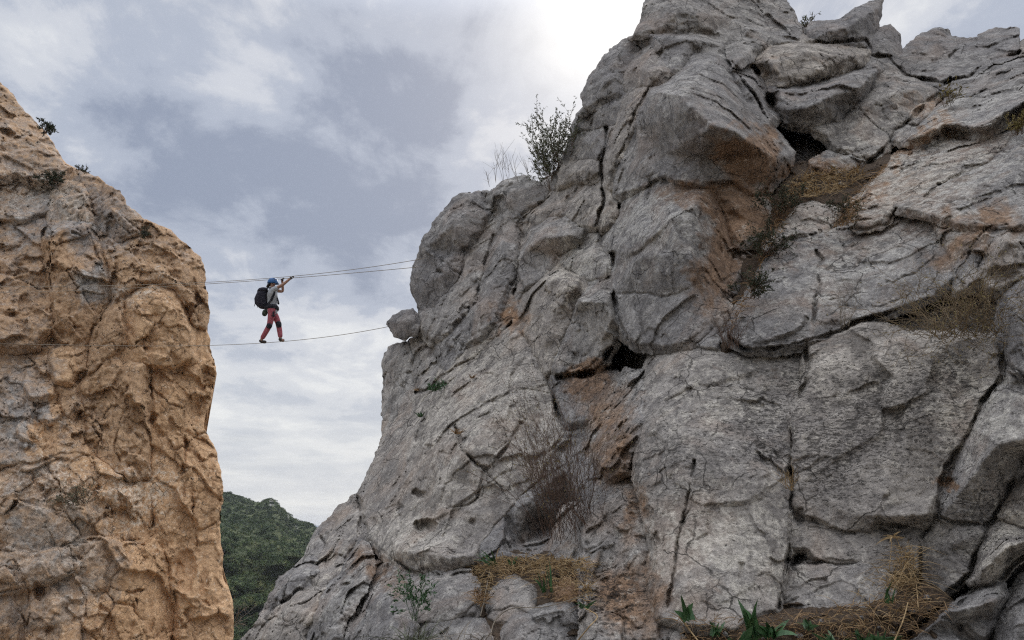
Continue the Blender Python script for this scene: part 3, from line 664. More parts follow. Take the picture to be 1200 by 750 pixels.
# --- the pale block in the middle and its ochre neighbours
B(BK, "765,213 782,204 800,213 820,219 833,222 849,246 861,290 856,320 846,345 838,371 830,386 800,402 775,406 750,406 735,396 722,371 720,341 718,312 713,286 725,264 741,235",
  ["724,300,-8 745,296,-14 757,280,-20 790,256,-26 813,242,-26", "728,312,-2 762,284,-16", "813,242,-26 812,272,-24 810,300,-20 815,345,-10", "750,300,-18 790,298,-20", "770,230,-2 800,228,-2"], r=5, rough=.7)
B(BK, "830,221 836,215 856,209 876,220 896,237 894,256 886,271 870,287 860,276 849,247 836,230", ["845,228,-8 862,240,-10 878,258,-4"], r=5, off=2)
B(BK, "856,291 870,287 876,301 861,331 846,346 851,330 857,310", ["865,300,-5"], r=4, rough=1.5)
B(BK, "830,348 845,347 851,361 846,386 838,373", ["841,362,-5"], r=4, rough=1.3)
B(BK, "768,398 800,376 830,360 838,375 833,390 816,403 790,409 776,408", ["790,394,-8 825,376,-8"], r=5, off=6)
B(BK, "817,403 831,387 841,384 846,393 843,410 826,408", ["832,396,-5"], r=4, off=2)
# --- blocks left of the middle chimney
B(BK, "613,292 625,268 645,253 664,252 686,266 681,285 669,292 656,300 646,318 632,329 615,336 608,318 608,305", ["617,292,-10 640,275,-16 666,273,-14 679,280,-8", "630,318,2 650,298,-4"], r=5, off=-2)
B(SL, "680,285 690,268 700,270 706,290 716,315 701,326 690,326 680,323 660,313 655,302 669,292", ["680,305,-8 698,300,-8"], r=5)
B(BK, "604,362 625,336 646,318 656,314 681,325 683,345 671,370 656,401 649,431 640,440 630,421 617,395 604,386", ["625,345,-10 650,328,-16 678,332,-14", "640,380,-10 662,350,-12", "620,380,-4 636,410,-4"], r=5)
B(BK, "683,345 690,338 700,335 716,345 721,366 723,386 713,411 701,431 681,439 656,441 648,431 660,401 672,370", ["678,352,-14 712,354,-16 718,366,-14", "662,400,0 705,405,-4"], r=5, off=-4)
B(BK, "688,326 705,321 717,328 721,346 715,353 700,340 687,336", ["705,332,-6"], r=5)
B(BK, "646,440 681,440 696,450 701,471 691,492 665,497 655,480 648,456", ["670,455,-6 685,472,-4"], r=5, off=6)
# --- left buttress of the right cliff
B(SL, "500,275 510,258 525,240 540,228 552,226 562,244 570,250 560,276 545,301 536,330 520,350 510,361 498,366 488,360 481,345 483,325 490,300 494,286", ["500,290,-9 530,262,-11 556,244,-7", "496,335,-9 520,320,-9"], r=9, rough=.8)
B(SL, "552,226 560,222 573,222 576,240 592,250 581,276 569,311 561,341 546,366 521,391 505,396 496,386 490,370 510,361 536,331 546,301 561,276 571,250 562,242", ["560,300,-6 545,335,-6 520,372,-5"], r=5, rough=1.1)
B(SL, "573,222 585,212 600,208 615,207 632,215 642,226 635,240 611,251 605,290 600,320 590,350 581,371 560,396 546,401 551,370 563,340 571,310 583,278 593,250 580,240", ["600,225,-9 620,222,-9", "590,290,-9 578,335,-8 562,375,-6"], r=6, rough=1.1)
B(SL, "611,252 636,240 650,226 658,238 661,250 646,254 626,266 613,291 607,310 603,345 597,362 600,320 606,278", ["625,254,-6 640,244,-8", "607,300,-5"], r=5)
B(BK, "600,336 608,320 616,337 606,361 604,386 590,393 571,396 581,371", ["598,350,-2 592,380,4"], r=4, off=8)
B(SL, "505,396 521,390 546,366 561,350 561,396 541,410 531,430 522,436 514,416 508,402", ["525,400,-7 548,382,-7"], r=5)
B(SL, "447,426 455,406 470,400 478,402 483,420 481,440 488,461 476,480 460,493 450,490 448,460", ["458,425,-7 470,420,-8 465,460,-6"], r=7)
B(SL, "478,402 486,394 500,386 505,398 515,417 522,437 515,450 500,461 488,462 482,440 483,420", ["492,405,-6 505,425,-7 500,445,-5"], r=5)
B(SL, "522,437 531,430 546,407 570,396 590,393 575,408 560,418 536,442 512,454", ["540,424,-5 565,404,-5"], r=4)
B(BK, "449,490 461,493 478,479 490,463 512,453 490,476 460,505 448,510", ["470,488,-4"], r=4)
# --- great pale slab
B(SL, "603,378 622,410 640,442 652,480 658,512 630,562 590,602 562,640 562,668 520,674 480,668 455,652 432,630 424,602 416,580 428,556 440,529 453,506 490,478 530,442 570,407",
  ["455,632,-8 480,645,-16 520,652,-22 555,652,-18", "440,600,-8 450,560,-8 480,510,-7 560,430,-6 600,396,-5", "520,560,-14 600,470,-12 630,480,-8", "545,600,-12 575,575,-8"], r=4, rough=.8)
B(SL, "590,602 630,562 660,508 692,500 702,560 692,602 672,642 640,652 590,652 563,658 562,640", ["620,590,0 660,550,4", "610,640,22 640,620,34 670,610,34"], r=4, off=16, rough=1.2)
# --- lower left slope
B(BK, "353,660 360,640 372,620 385,608 393,599 389,625 376,650 363,662", ["370,640,-6 382,620,-7"], r=7)
B(SL, "390,606 397,592 408,585 416,580 425,603 423,635 406,656 386,680 372,670 376,650 388,621", ["395,640,-8 410,605,-8"], r=5, rough=1.3)
B(BK, "308,712 315,695 330,676 350,662 363,661 373,670 352,692 331,707 318,717", ["320,700,-9 345,675,-10"], r=8)
B(BK, "364,678 372,667 379,660 384,682 375,692", ["374,676,-5"], r=4)
B(SL, "235,820 275,760 295,735 310,714 331,706 353,691 377,691 369,716 356,736 346,770 340,830", ["310,745,-8 345,712,-8"], r=6, rough=1.5)
B(SL, "340,840 346,762 361,721 381,691 401,676 424,640 431,661 421,691 401,721 386,770 380,840", ["375,720,-8 405,690,-7"], r=5, rough=1.6)
B(SL, "380,840 386,762 401,721 421,691 432,640 452,656 476,673 490,690 470,700 440,705 431,722 424,770 420,840", ["425,690,-4 450,672,4"], r=5, rough=1.6, off=26)
# --- ochre rubbly chimney
B(BK, "690,492 700,471 716,456 736,441 754,441 752,480 746,520 736,546 715,562 701,541", ["710,490,-6 735,470,-6 722,525,-6"], r=6, rough=1.8)
B(BK, "682,441 700,435 716,441 726,450 716,461 700,472 690,456", ["702,448,-6"], r=5, rough=1.6)
B(BK, "700,562 715,561 745,521 750,561 760,601 768,641 767,690 770,725 765,800 690,800 686,700 681,660 682,620 692,592", ["705,600,-7 735,580,-9 745,640,-9", "700,690,-6 745,700,-8"], r=6, rough=1.5)
B(BK, "650,662 655,625 665,600 684,596 683,640 679,670 660,672", ["668,630,-5"], r=6, rough=1.1, off=6)
B(BK, "762,742 765,700 772,692 784,706 782,745", ["772,715,-5"], r=5)

# --- loose rocks: every one a thing of its own
def boulder(outline, inner, label, group=None, mat='boulder', **k):
    k.setdefault('dome', .35); k.setdefault('r', 5); k.setdefault('margin', 5); k.setdefault('rough', .7)
    return B('boulder', outline, inner, loose=(label, 'boulder', group), mat=M[mat], **k)
boulder("453,378 460,369 472,364 482,362 490,367 495,381 489,393 474,401 462,395", ["462,378,-6 478,376,-9"], 'small rounded boulder perched where the foot cable meets the right cliff', off=-8, clip=False, mat='rock', tone=-1.0, dome=.2, r=3)
boulder("946,49 943,35 950,25 985,20 1015,5 1034,-4 1034,15 1030,32 1016,54 990,60 960,58", ["950,42,-8 975,34,-12 1000,28,-14 1028,12,-8"], 'pointed grey boulder on the skyline with its sharp tip reaching up and right', 'boulders along the crest', off=4, clip=False, mat='rock', dome=.02, r=3, tone=-.8)
boulder("1009,52 1016,38 1030,30 1043,29 1055,38 1059,60 1046,78 1022,76", ["1030,45,-8 1045,42,-6"], 'squat rounded boulder tucked under the pointed boulder on the skyline', 'boulders along the crest', clip=False, mat='rock', r=4, off=10, dome=.12, tone=-.9)
boulder("1036,66 1057,56 1075,42 1095,33 1110,35 1117,43 1150,45 1161,53 1162,76 1135,98 1110,108 1088,102 1058,96 1040,84", ["1060,66,-6 1100,50,-10 1145,55,-6"], 'long low grey boulder humped like a whale along the skyline', 'boulders along the crest', clip=False, mat='rock', dome=.08, r=5, off=6, tone=-.7)
boulder("1145,42 1160,34 1182,30 1194,33 1195,46 1196,64 1176,76 1157,74 1148,54", ["1165,46,-7 1182,42,-6"], 'small blocky boulder with a toothed top at the right end of the skyline', 'boulders along the crest', off=4, clip=False, mat='rock', r=4, dome=.1, tone=-.6)
boulder("1190,50 1205,40 1260,38 1300,46 1300,70 1192,66", ["1230,52,-6"], 'partly cropped boulder on the crest at the far right edge', 'boulders along the crest', clip=False, mat='rock')
for o_, lb in (("1082,96 1092,88 1108,90 1116,100 1104,110 1090,108", 'grey rubble stone in the notch under the long crest boulder'),
               ("1066,132 1078,122 1090,124 1092,136 1078,144 1066,142", 'fist shaped pale rubble stone halfway down the dark seam below the crest'),
               ("1048,152 1058,144 1068,148 1066,160 1054,168 1046,162", 'lowest small rubble stone in the dark seam below the crest')):
    boulder(o_, [], lb, 'rubble in the upper seam', off=2)
boulder("428,770 432,721 440,696 460,682 473,686 481,701 486,731 481,775", ["445,705,-8 465,695,-8"], 'tall grey boulder with a ridged left shoulder at the bottom below the overhang', 'boulders at the cliff foot', dome=.3, off=-38)
boulder("474,692 490,680 510,675 530,670 550,672 559,685 561,701 556,722 520,730 490,728 478,712", ["490,695,-8 525,685,-10 550,690,-6"], 'wide split grey boulder below the lip of the great pale slab', 'boulders at the cliff foot', dome=.3, off=-30)
boulder("566,706 575,688 590,676 605,672 622,680 633,691 632,706 625,720 600,730 572,726", ["590,688,-8 615,690,-8"], 'smooth rounded pale boulder sitting in the dry grass', 'boulders at the cliff foot', dome=.35, off=-6)
boulder("590,738 600,716 625,710 655,705 670,701 679,713 682,745 680,800 590,800", ["612,725,-8 660,715,-10"], 'lichen spotted grey boulder at the bottom edge with a flat top and square shoulder', 'boulders at the cliff foot', dome=.2, off=-10)
boulder("478,800 482,748 497,722 520,709 545,712 566,726 576,748 574,800", ["510,730,-8 550,728,-8"], 'greenish boulder half hidden by grasses at the bottom', 'boulders at the cliff foot', dome=.25, off=-8)
boulder("652,691 662,679 672,688 679,702 668,706 655,701", ["664,690,-5"], 'small angular orange stone on the dry grass by the rounded boulder', 'boulders at the cliff foot', ochre=.9, off=-10, dome=.15, r=3)
boulder("768,790 770,742 778,733 792,734 806,746 816,766 820,790", ["790,748,-6"], 'smooth pale stone at the bottom edge below the narrow crack', 'boulders at the cliff foot', off=-10)
boulder("1050,790 1062,758 1090,735 1120,711 1150,690 1174,685 1179,700 1166,726 1152,764 1130,800", ["1070,748,-10 1110,716,-16 1164,706,-14", "1120,735,-6 1150,725,-6"], 'long slanting grey boulder with a dark underside at the bottom right', 'boulders at the cliff foot', off=-10, dome=.05, r=4)
# earth caught on the ledges
s1 = RC.block('soil_ledge', "552,668 562,664 575,658 588,661 604,656 622,659 641,655 662,660 692,660 700,700 705,800 560,800 556,720", ["600,670,-6 660,672,-6"], off=6, r=4, rough=1.3, mat=M['soil'], loose=('patch of dry brown earth on the narrow ledge between boulders', None, None))
s2 = RC.block('soil_ledge', "770,722 800,716 860,722 920,716 980,712 1040,690 1062,682 1100,700 1120,716 1070,800 770,800", ["860,735,-8 980,728,-10 1050,715,-10"], off=-2, r=4, rough=1.3, mat=M['soil'], loose=('strip of dry brown earth along the foot of the near slabs', None, None))
s3 = RC.block('soil_ledge', "845,400 855,370 876,330 862,300 890,270 900,235 925,205 960,200 1010,200 1040,190 1010,225 990,240 950,235 925,262 905,295 885,335 865,375 850,408", ["890,300,-2 930,225,-4"], off=7, r=8, rough=1.0, mat=M['soil'], loose=('dark earthy gully running down between the ochre block and the grey slabs', None, None))
for s_ in (s1, s2, s3): s_['kind'] = 'structure'

# ------------------------------------------------------------------ the cliff on the left
LEFT_SIL = pts_of("""-118,30 -60,62 0,98 8,104 18,112 30,128 45,145 52,152 62,165 70,178 73,190 85,196 95,200 115,205 122,215 140,222 148,232 150,240 165,255 175,262
 190,264 197,266 200,272 205,275 220,290 235,303 240,318 243,335 246,350 248,370 245,384 246,395 249,415 253,432 250,455 243,470 240,490 240,510 250,525 258,545 262,565
 258,590 260,610 258,640 263,680 272,700 270,720 275,760 280,860 -118,860""")
lb = tps([(0,98,46),(70,180,45),(120,210,43),(200,275,42),(245,340,41),(245,400,40),(252,440,40),(240,500,39.5),(262,565,38.5),(262,650,38),(272,740,37),(275,860,36),
 (0,300,40),(100,300,40.5),(180,330,39.5),(100,400,38),(0,420,36.5),(170,400,38),(200,500,37.5),(100,500,36),(0,520,34.5),(80,600,33.5),(170,620,35.5),(0,700,31.5),(150,720,33.5),(220,650,36.8),
 (-118,100,44),(-118,400,34),(-118,700,30),(0,860,30),(150,860,32)])
L_CRACKS = [(L("100,268 112,285 118,305 122,325 128,345 130,358"), 1.9, 9), (L("105,400 112,382 128,366 140,356"), 2.0, 9), (L("160,402 172,394 190,382 203,365"), 1.6, 8),
 (L("58,268 57,300 60,340"), 1.8, 9), (L("140,360 146,380 142,400 135,412"), 1.8, 9), (L("205,340 195,332 180,334"), 1.5, 6), (L("190,362 186,345 180,338"), 1.4, 5),
 (L("32,690 34,720 30,760"), 2.0, 9), (L("20,588 10,600 0,606"), 2.2, 9), (L("128,690 140,694 155,694 168,690"), 1.8, 9), (L("150,450 145,480 138,500"), 1.5, 6),
 (L("175,430 178,460 182,490 178,498"), 1.8, 8), (L("95,490 110,500 122,520"), 1.6, 7), (L("160,700 155,730 150,760"), 1.6, 5), (L("215,510 216,545 218,580"), 1.4, 6),
 (L("226,560 226,600 232,640"), 1.6, 7), (L("100,230 96,242 108,250 118,255"), 1.6, 8), (L("85,265 95,275 105,270"), 1.4, 6), (L("140,540 135,520 140,500 150,490"), 1.6, 7),
 (L("60,665 80,650 95,655 112,640"), 1.4, 6), (L("0,665 14,655 24,670 30,690"), 1.5, 7), (L("170,320 190,322 212,332 225,340"), 1.4, 5), (L("150,260 165,272 180,280"), 1.4, 5)]
L_HOLES = [(62, 210, 6, 6, 16), (170, 277, 8, 7, 10), (8, 158, 9, 4, 14), (228, 480, 12, 16, 12), (216, 520, 2, 8, 10), (180, 493, 4, 7, 12), (45, 690, 8, 10, 14), (215, 665, 14, 24, 12), (130, 600, 4, 6, 12), (240, 440, 6, 8, 8)]
L_OCH = [(0, 150, 110, 90, 0, -.42), (60, 240, 90, 50, 0, -.42), (20, 320, 60, 90, 0, -.32), (90, 262, 50, 40, 0, -.50), (105, 335, 26, 18, 0, -.75), (30, 460, 60, 60, 0, -.50), (15, 510, 50, 50, 0, -.50),
         (50, 600, 80, 60, 0, -.50), (40, 700, 90, 80, 0, -.50), (120, 660, 50, 40, 0, -.34), (150, 270, 40, 30, 0, -.4), (150, 350, 40, 16, 0, -.35), (130, 500, 40, 50, 0, -.25), (215, 300, 40, 24, 0, -.3),
         (70, 470, 18, 16, 0, .95), (55, 515, 22, 20, 0, .95), (200, 520, 40, 90, 0, .8), (215, 650, 34, 60, 0, .95), (180, 720, 60, 50, 0, .78), (175, 390, 40, 40, 0, .75), (70, 300, 30, 30, 0, .72), (90, 440, 20, 20, 0, .8)]
LC = Cliff(lb, LEFT_SIL, M['rock_left'], {'k': .55, 'amp': 1.45 / .55, 'lump': 1.2, 'chip': 1.9, 'r': .4, 'jit': .9, 'rib': .034, 'hole': .3, 'joint': 1.6}, L_CRACKS, L_HOLES, L_OCH, [(150, 340, 60, 14, 0, .6), (160, 580, 50, 30, 0, .9), (20, 220, 50, 20, 0, .5), (60, 560, 50, 30, 0, .5)], [(220, 480, 20, 26, 0, .6), (30, 640, 60, 60, 0, .3)], ochre0=.74)
LC.fac = 1.0
LIN = """-112,50 -58,80 0,112 14,122 26,138 48,164 60,182 66,196 82,206 110,214 118,224 138,232 146,246 162,264 190,274 204,286 228,308 234,335 238,370 238,395 242,432 232,470 230,510 248,550
 252,565 248,600 250,640 256,682 262,705 262,760 262,850 -112,850"""
lcf = LC.block('rock_cliff', LIN, off=30, r=10, rough=1.2, core=True, back=14, zb=False, clip=False)
tag(lcf, 'tall ochre and grey rock face on the left of the gorge, behind the cables', 'cliff')
LC.root = lcf
B = LC.block
B(BK, "-112,40 -60,66 0,98 18,112 30,128 52,152 70,178 74,192 86,197 70,214 50,214 20,206 -60,212 -112,215", ["0,130,-6 40,170,-8 66,195,-5", "-20,180,-5 30,190,-6"], r=8, rough=1.2, tilt=(.2, .5))
B(BK, "-112,215 -60,212 20,206 50,214 60,226 56,246 30,256 -60,262 -112,265", ["-20,222,-8 30,220,-8", "0,245,2 45,242,0"], r=7, tilt=(0, .2))
B(BK, "74,192 96,200 116,206 122,216 121,230 106,234 98,220 80,216 68,214", ["95,212,-5 112,218,-5"], r=5)
B(BK, "122,216 140,222 149,238 166,255 160,275 140,285 120,275 106,262 100,246 106,234 120,230", ["130,240,-7 150,262,-6"], r=6)
B(BK, "166,255 181,263 196,266 206,275 222,290 236,303 243,330 247,360 245,386 226,381 215,360 205,341 181,331 160,336 136,352 129,331 126,310 118,286 120,275 140,285 160,275",
  ["150,310,-5 200,300,-8 230,330,-6", "225,355,-4 180,318,-8"], r=8, rough=1.3)
B(BK, "58,226 70,214 96,216 100,232 105,262 85,266 60,272 54,248", ["78,240,-6 95,250,-4"], r=5)
B(BK, "58,272 85,266 105,264 118,288 127,330 130,352 112,376 106,400 100,442 85,447 80,402 62,382 60,332", ["75,300,-6 100,330,-8 95,380,-6"], r=5, rough=1.2)
B(BK, "-112,265 -60,262 30,256 54,248 58,272 60,332 62,382 40,405 -112,410", ["0,290,-6 40,320,-8 10,370,-6"], r=6, rough=1.2)
B(BK, "106,402 112,384 122,370 141,356 143,386 141,402 131,416 116,428 104,440", ["122,392,-6"], r=4)
B(BK, "141,356 160,338 181,332 205,342 213,365 223,386 226,420 200,430 171,430 143,427 131,416 142,400", ["155,352,-10 182,345,-12 202,356,-8", "160,400,-8 195,395,-10", "150,420,-3 210,418,-4"], r=7, rough=.9)
B(SL, "226,381 246,388 249,415 253,432 246,465 240,500 252,530 262,565 258,600 262,650 264,682 272,702 275,760 280,840 215,840 208,700 196,650 181,620 176,560 171,500 166,430 200,430 226,422",
  ["230,430,-6 215,500,-4 235,560,-6", "200,460,-6 195,560,-4", "215,640,6 235,700,-4", "250,640,-5 250,720,-6"], r=8, rough=1.1)
B(BK, "100,442 116,428 131,416 143,427 166,430 171,500 176,560 150,566 120,540 96,520 88,480 86,450", ["120,460,-6 150,450,-6 140,520,-6"], r=6, rough=1.3)
B(BK, "-20,560 20,540 60,536 96,522 120,542 150,568 178,566 184,620 170,640 120,632 80,640 40,650 -20,640", ["20,575,-7 80,560,-8 140,590,-8", "60,610,-6 120,610,-6"], r=7, rough=1.2)
B(SL, "80,640 120,632 170,640 184,620 197,650 208,700 216,760 215,850 110,850 95,760 100,700 85,665", ["120,670,-6 165,680,-8", "130,740,-6 185,740,-8"], r=6)
B(SL, "-112,640 -20,640 40,650 80,640 86,665 60,680 30,690 10,690 -112,700", ["0,665,-6 50,662,-6"], r=5)
B(SL, "-112,700 10,690 32,690 34,720 30,780 30,850 -112,850", ["0,720,-6"], r=5)
B(SL, "34,694 60,680 86,665 100,700 96,760 110,850 32,850 34,720", ["60,705,-5 75,740,-6"], r=5)
B(BK, "-112,405 0,400 40,402 66,385 84,400 88,446 98,480 98,520 60,538 20,542 -112,548", ["0,440,-3 50,450,-4", "20,500,-3 70,500,-3"], r=4, rough=1.5, off=3)
# grey blocks stuck in the ochre breccia
for o_ in ("-30,412 0,405 22,408 30,425 14,440 -10,446 -30,440", "8,432 28,424 34,440 30,452 12,448", "30,432 60,424 64,445 62,462 36,466 28,450", "62,410 86,400 88,430 84,448 66,445 60,425",
           "-30,455 0,450 14,468 12,500 -4,512 -30,515", "14,470 26,462 40,466 42,480 28,490 16,486", "20,500 44,484 56,492 50,514 38,520 24,510", "48,478 66,474 70,486 58,494 48,490", "70,460 88,455 92,475 84,490 72,482",
           "62,520 92,514 96,530 84,540 62,536", "-30,550 -6,545 16,548 18,575 0,590 -30,590",
           "-20,600 4,592 14,600 4,620 -20,625", "10,288 38,284 44,300 18,306", "0,330 26,318 32,345 8,352", "90,460 112,448 118,470 100,480"):
    B('embedded_stone', o_, [], off=0, r=3, dome=.04, rough=.6, margin=5, tilt=(0, .25), ochre=None, mat=M['rock'] if False else M['rock_left'])

# ------------------------------------------------------------------ ground, hill and far land
def grid_mesh(name, P, mat, attrs=None, kind='structure', label=None):
    nj, ni = P.shape[:2]; idx = np.arange(nj * ni).reshape(nj, ni)
    q = np.stack([idx[:-1, :-1], idx[:-1, 1:], idx[1:, 1:], idx[1:, :-1]], -1).reshape(-1, 4)
    me = mesh_np(name, P.reshape(-1, 3), q)
    for nm, arr in (attrs or {}).items():
        at_ = me.attributes.new(nm, 'FLOAT', 'POINT'); at_.data.foreach_set('value', np.asarray(arr, np.float32).ravel())
    o = link(name, me, mat); tag(o, label, None, None, kind); return o

def sstep(x, a, b):
    t = np.clip((x - a) / (b - a), 0, 1); return t * t * (3 - 2 * t)

def axis(a):
    v = np.concatenate([-np.geomspace(a, 1, 70)[:-1], np.linspace(-1, 1, 9), np.geomspace(1, a, 70)[1:]]); return v
gx, gy = np.meshgrid(axis(4500), axis(4500))
side = sstep(gx, -3.5, -.5)
gz = -.2 * sstep(gy, 1.6, 4.5) * side - .22 * np.clip(gy - 2, 0, None) * (1 - side)
gz = np.where(gy < 40, gz, gz - .22 * np.clip(gy - 40, 0, None) * side)
gz = np.maximum(gz, -44)
gz = gz + fbm(np.stack([gx.ravel() * .5, gy.ravel() * .5, 0 * gx.ravel()], 1), 4, 90).reshape(gx.shape) * .10 * np.clip(np.hypot(gx, gy) / 3, .4, 10)
grid_mesh('ground', np.stack([gx, gy, gz], -1), M['ground'], label='stony gorge ground falling away between the two cliffs')

ridge = [(-200, 560), (100, 566), (240, 573), (262, 577), (278, 580), (286, 583), (297, 588), (304, 589), (312, 586), (317, 584), (322, 587), (327, 593), (335, 600), (345, 608), (352, 611), (358, 612), (366, 615), (374, 621), (390, 630), (430, 640), (520, 650), (700, 655)]
hx = np.linspace(-120, 640, 300); ht = np.linspace(0, 1, 110)
HX, HT = np.meshgrid(hx, ht)
ry = np.interp(HX, [a for a, b in ridge], [b for a, b in ridge])
HY = ry + (900 - ry) * HT ** 1.25
HD = 640 * (150 / 640) ** (HT ** .75)
HD = HD - 50 * np.exp(-((HX - 255) / 45) ** 2 - ((HY - 640) / 26) ** 2) - 60 * np.exp(-((HX - 350) / 30) ** 2 - ((HY - 650) / 22) ** 2)
nz = fbm(np.stack([HX.ravel() / 38, HY.ravel() / 20, 0 * HX.ravel()], 1), 5, 71).reshape(HX.shape)
HD = HD + nz * 24 * sstep(HT, 0, .12)
HY = HY - .9 * np.abs(fbm(np.stack([HX.ravel() / 7, 0 * HX.ravel(), 0 * HX.ravel() + 4], 1), 3, 33).reshape(HX.shape)) * (1 - sstep(HT, 0, .05)) * 3
HP = P3(HX, HY, HD)
hb = P3(hx, np.interp(hx, [a for a, b in ridge], [b for a, b in ridge]) + 18, np.full_like(hx, 820.0)); hb2 = hb.copy(); hb2[:, 1] += 500; hb2[:, 2] = -46
HPx = np.concatenate([hb2[None], hb[None], HP], 0)
bare = blob_field([(303, 636, 7, 2.5, -40, .6)], HX, HY)
rk = blob_field([(284, 582, 6, 1.8, -10, .8), (318, 586, 5, 2.6, 0, .9), (345, 611, 9, 2.2, -30, .7)], HX, HY)
z2 = np.zeros((2, len(hx)))
hm = NT('green_hillside'); p = hm.pos()
c = hm.ramp(hm.noise(p, .03, 6, .6), [(.35, (.032, .048, .022)), (.65, (.085, .10, .045))])
bn = hm.math('MULTIPLY', hm.attr('bare'), 1.0); c = hm.mix(hm.ramp(bn, [(.25, 0.0), (.6, 1.0)]), c, hm.ramp(hm.noise(p, .2, 6), [(.3, (.15, .12, .06)), (.7, (.30, .25, .15))]))
c = hm.mix(hm.ramp(hm.attr('rock'), [(.2, 0.0), (.6, 1.0)]), c, hm.ramp(hm.noise(p, .16, 8, .65), [(.35, (.10, .10, .095)), (.65, (.30, .29, .27))]))
hm.lk(c, hm.b.inputs['Base Color']); hm.b.inputs['Roughness'].default_value = .95; hm.b.inputs['Specular IOR Level'].default_value = .1
hm.lk(hm.bump(hm.noise(p, .12, 8, .65), 3.0), hm.b.inputs['Normal'])
grid_mesh('hill', HPx, hm.m, {'bare': np.concatenate([z2, bare]), 'rock': np.concatenate([z2, rk])}, label='wooded green hillside with grey outcrops in the valley beyond the gorge')
# the pine wood that covers it reads as one mass
fv = []; n = 0
rs = np.random.default_rng(5)
cent = []
while len(cent) < 9500:
    j = int(rs.random() ** 1.35 * 104) + 1; i = int(rs.integers(110, 240))
    if bare[j, i] > .3 or (rk[j, i] > .45 and rs.random() < .9): continue
    cent.append((HP[j, i] + (HP[j + 1 if j < 108 else j, i + 1] - HP[j, i]) * rs.random(), HD[j, i]))
vv = []; tv = []
for c_, dd in cent:
    sc_ = rs.uniform(.55, 1.25); R = np.array([1.7, 1.7, 1.15]) * sc_
    k = 30
    dirs = rs.normal(size=(k, 3)); dirs /= np.linalg.norm(dirs, axis=1)[:, None]; dirs[:, 2] = np.abs(dirs[:, 2]) * 1.1 - .25
    pos_ = c_ + np.array([0, 0, .45 * sc_]) + dirs * R * rs.uniform(.55, 1.05, (k, 1))
    a = rs.normal(size=(k, 3)); a /= np.linalg.norm(a, axis=1)[:, None]; b = np.cross(a, dirs); b /= np.linalg.norm(b, axis=1)[:, None] + 1e-9
    s_ = rs.uniform(.35, .7, (k, 1)) * sc_
    tv.append(np.full(k * 3, rs.normal() * .5 + fbm(np.array([[c_[0] / 60, c_[1] / 60, c_[2] / 30]]), 3, 5)[0] * 1.6)); vv.append(np.stack([pos_ - a * s_, pos_ + a * s_ * .8 + b * s_ * .5, pos_ + b * s_ - a * s_ * .2], 1).reshape(-1, 3))
vv = np.concatenate(vv); tr = np.arange(len(vv)).reshape(-1, 3)
fme = mesh_np('pine_forest', vv, None, tr, False); fa = fme.attributes.new('tone', 'FLOAT', 'POINT'); fa.data.foreach_set('value', np.concatenate(tv).astype(np.float32))
o = link('pine_forest', fme, M['forest']); tag(o, 'dense dark green wood covering the hillside in the gap between the cliffs', 'forest', None, 'stuff')
# land far behind the hill
fx = np.linspace(-900, 1900, 160); pts = []
fy = 617.5 - 2.5 * np.abs(fbm(np.stack([fx / 70, 0 * fx, 0 * fx], 1), 4, 12)) * 2
for yy, dd in ((fy, 3000), (fy * 0 + 621.5, 2800), (fy * 0 + 630, 2500)):
    pts.append(P3(fx, yy, np.full_like(fx, dd)))
bk = pts[0].copy(); bk[:, 1] += 700; bk[:, 2] = -60
grid_mesh('far_hills', np.stack([bk] + pts), M['hazed_hill'], label='line of hills tinted pale haze blue on the far horizon')

# ------------------------------------------------------------------ cables
def cable_depth(px):     # straight in plan from the right anchor to the far left one
    t = ((px - 600) * 17.4 + 110 * 17.4) / (-680 * 33.5 + 110 * 17.4 - (px - 600) * (33.5 - 17.4)); return 17.4 + t * (33.5 - 17.4)
def cable(pts, label, r=.0068):
    pts = sorted(pts); xs = np.array([a for a, b in pts]); ys = np.array([b for a, b in pts])
    q = np.linspace(xs[0], xs[-1], 90)
    # smooth hang: cubic through the sag points
    co = np.polyfit((xs - 250) / 300, ys, min(3, len(xs) - 1)); yy = np.polyval(co, (q - 250) / 300)
    dd = np.array([cable_depth(v) for v in q]); dd[-1] += .2
    mb = MB(); P = P3(q, yy, dd); mb.tube(P, r, n=6)
    o = mb.build('steel_cable', M['cable'], None, P[len(P) // 2], True); tag(o, label, 'cable', 'cables of the wire bridge'); return yy, co
cy_ = lambda co, px: float(np.polyval(co, (px - 250) / 300))
_, coA = cable([(497, 303.0), (440, 312), (388, 319), (345, 323.2), (300, 327.5), (243, 331), (120, 334.5), (0, 336), (-90, 336)], 'upper hand cable, the higher of the two that run close together')
_, coB = cable([(495, 312.3), (440, 318), (388, 321.8), (345, 325.2), (300, 329.2), (243, 333), (120, 339), (0, 343), (-90, 344)], 'second hand cable running just below the highest cable')
_, coC = cable([(466, 380.5), (452, 383), (400, 392.5), (345, 399.3), (310, 402.6), (243, 404), (120, 404.3), (0, 404), (-90, 403)], 'single foot cable the climber walks on')

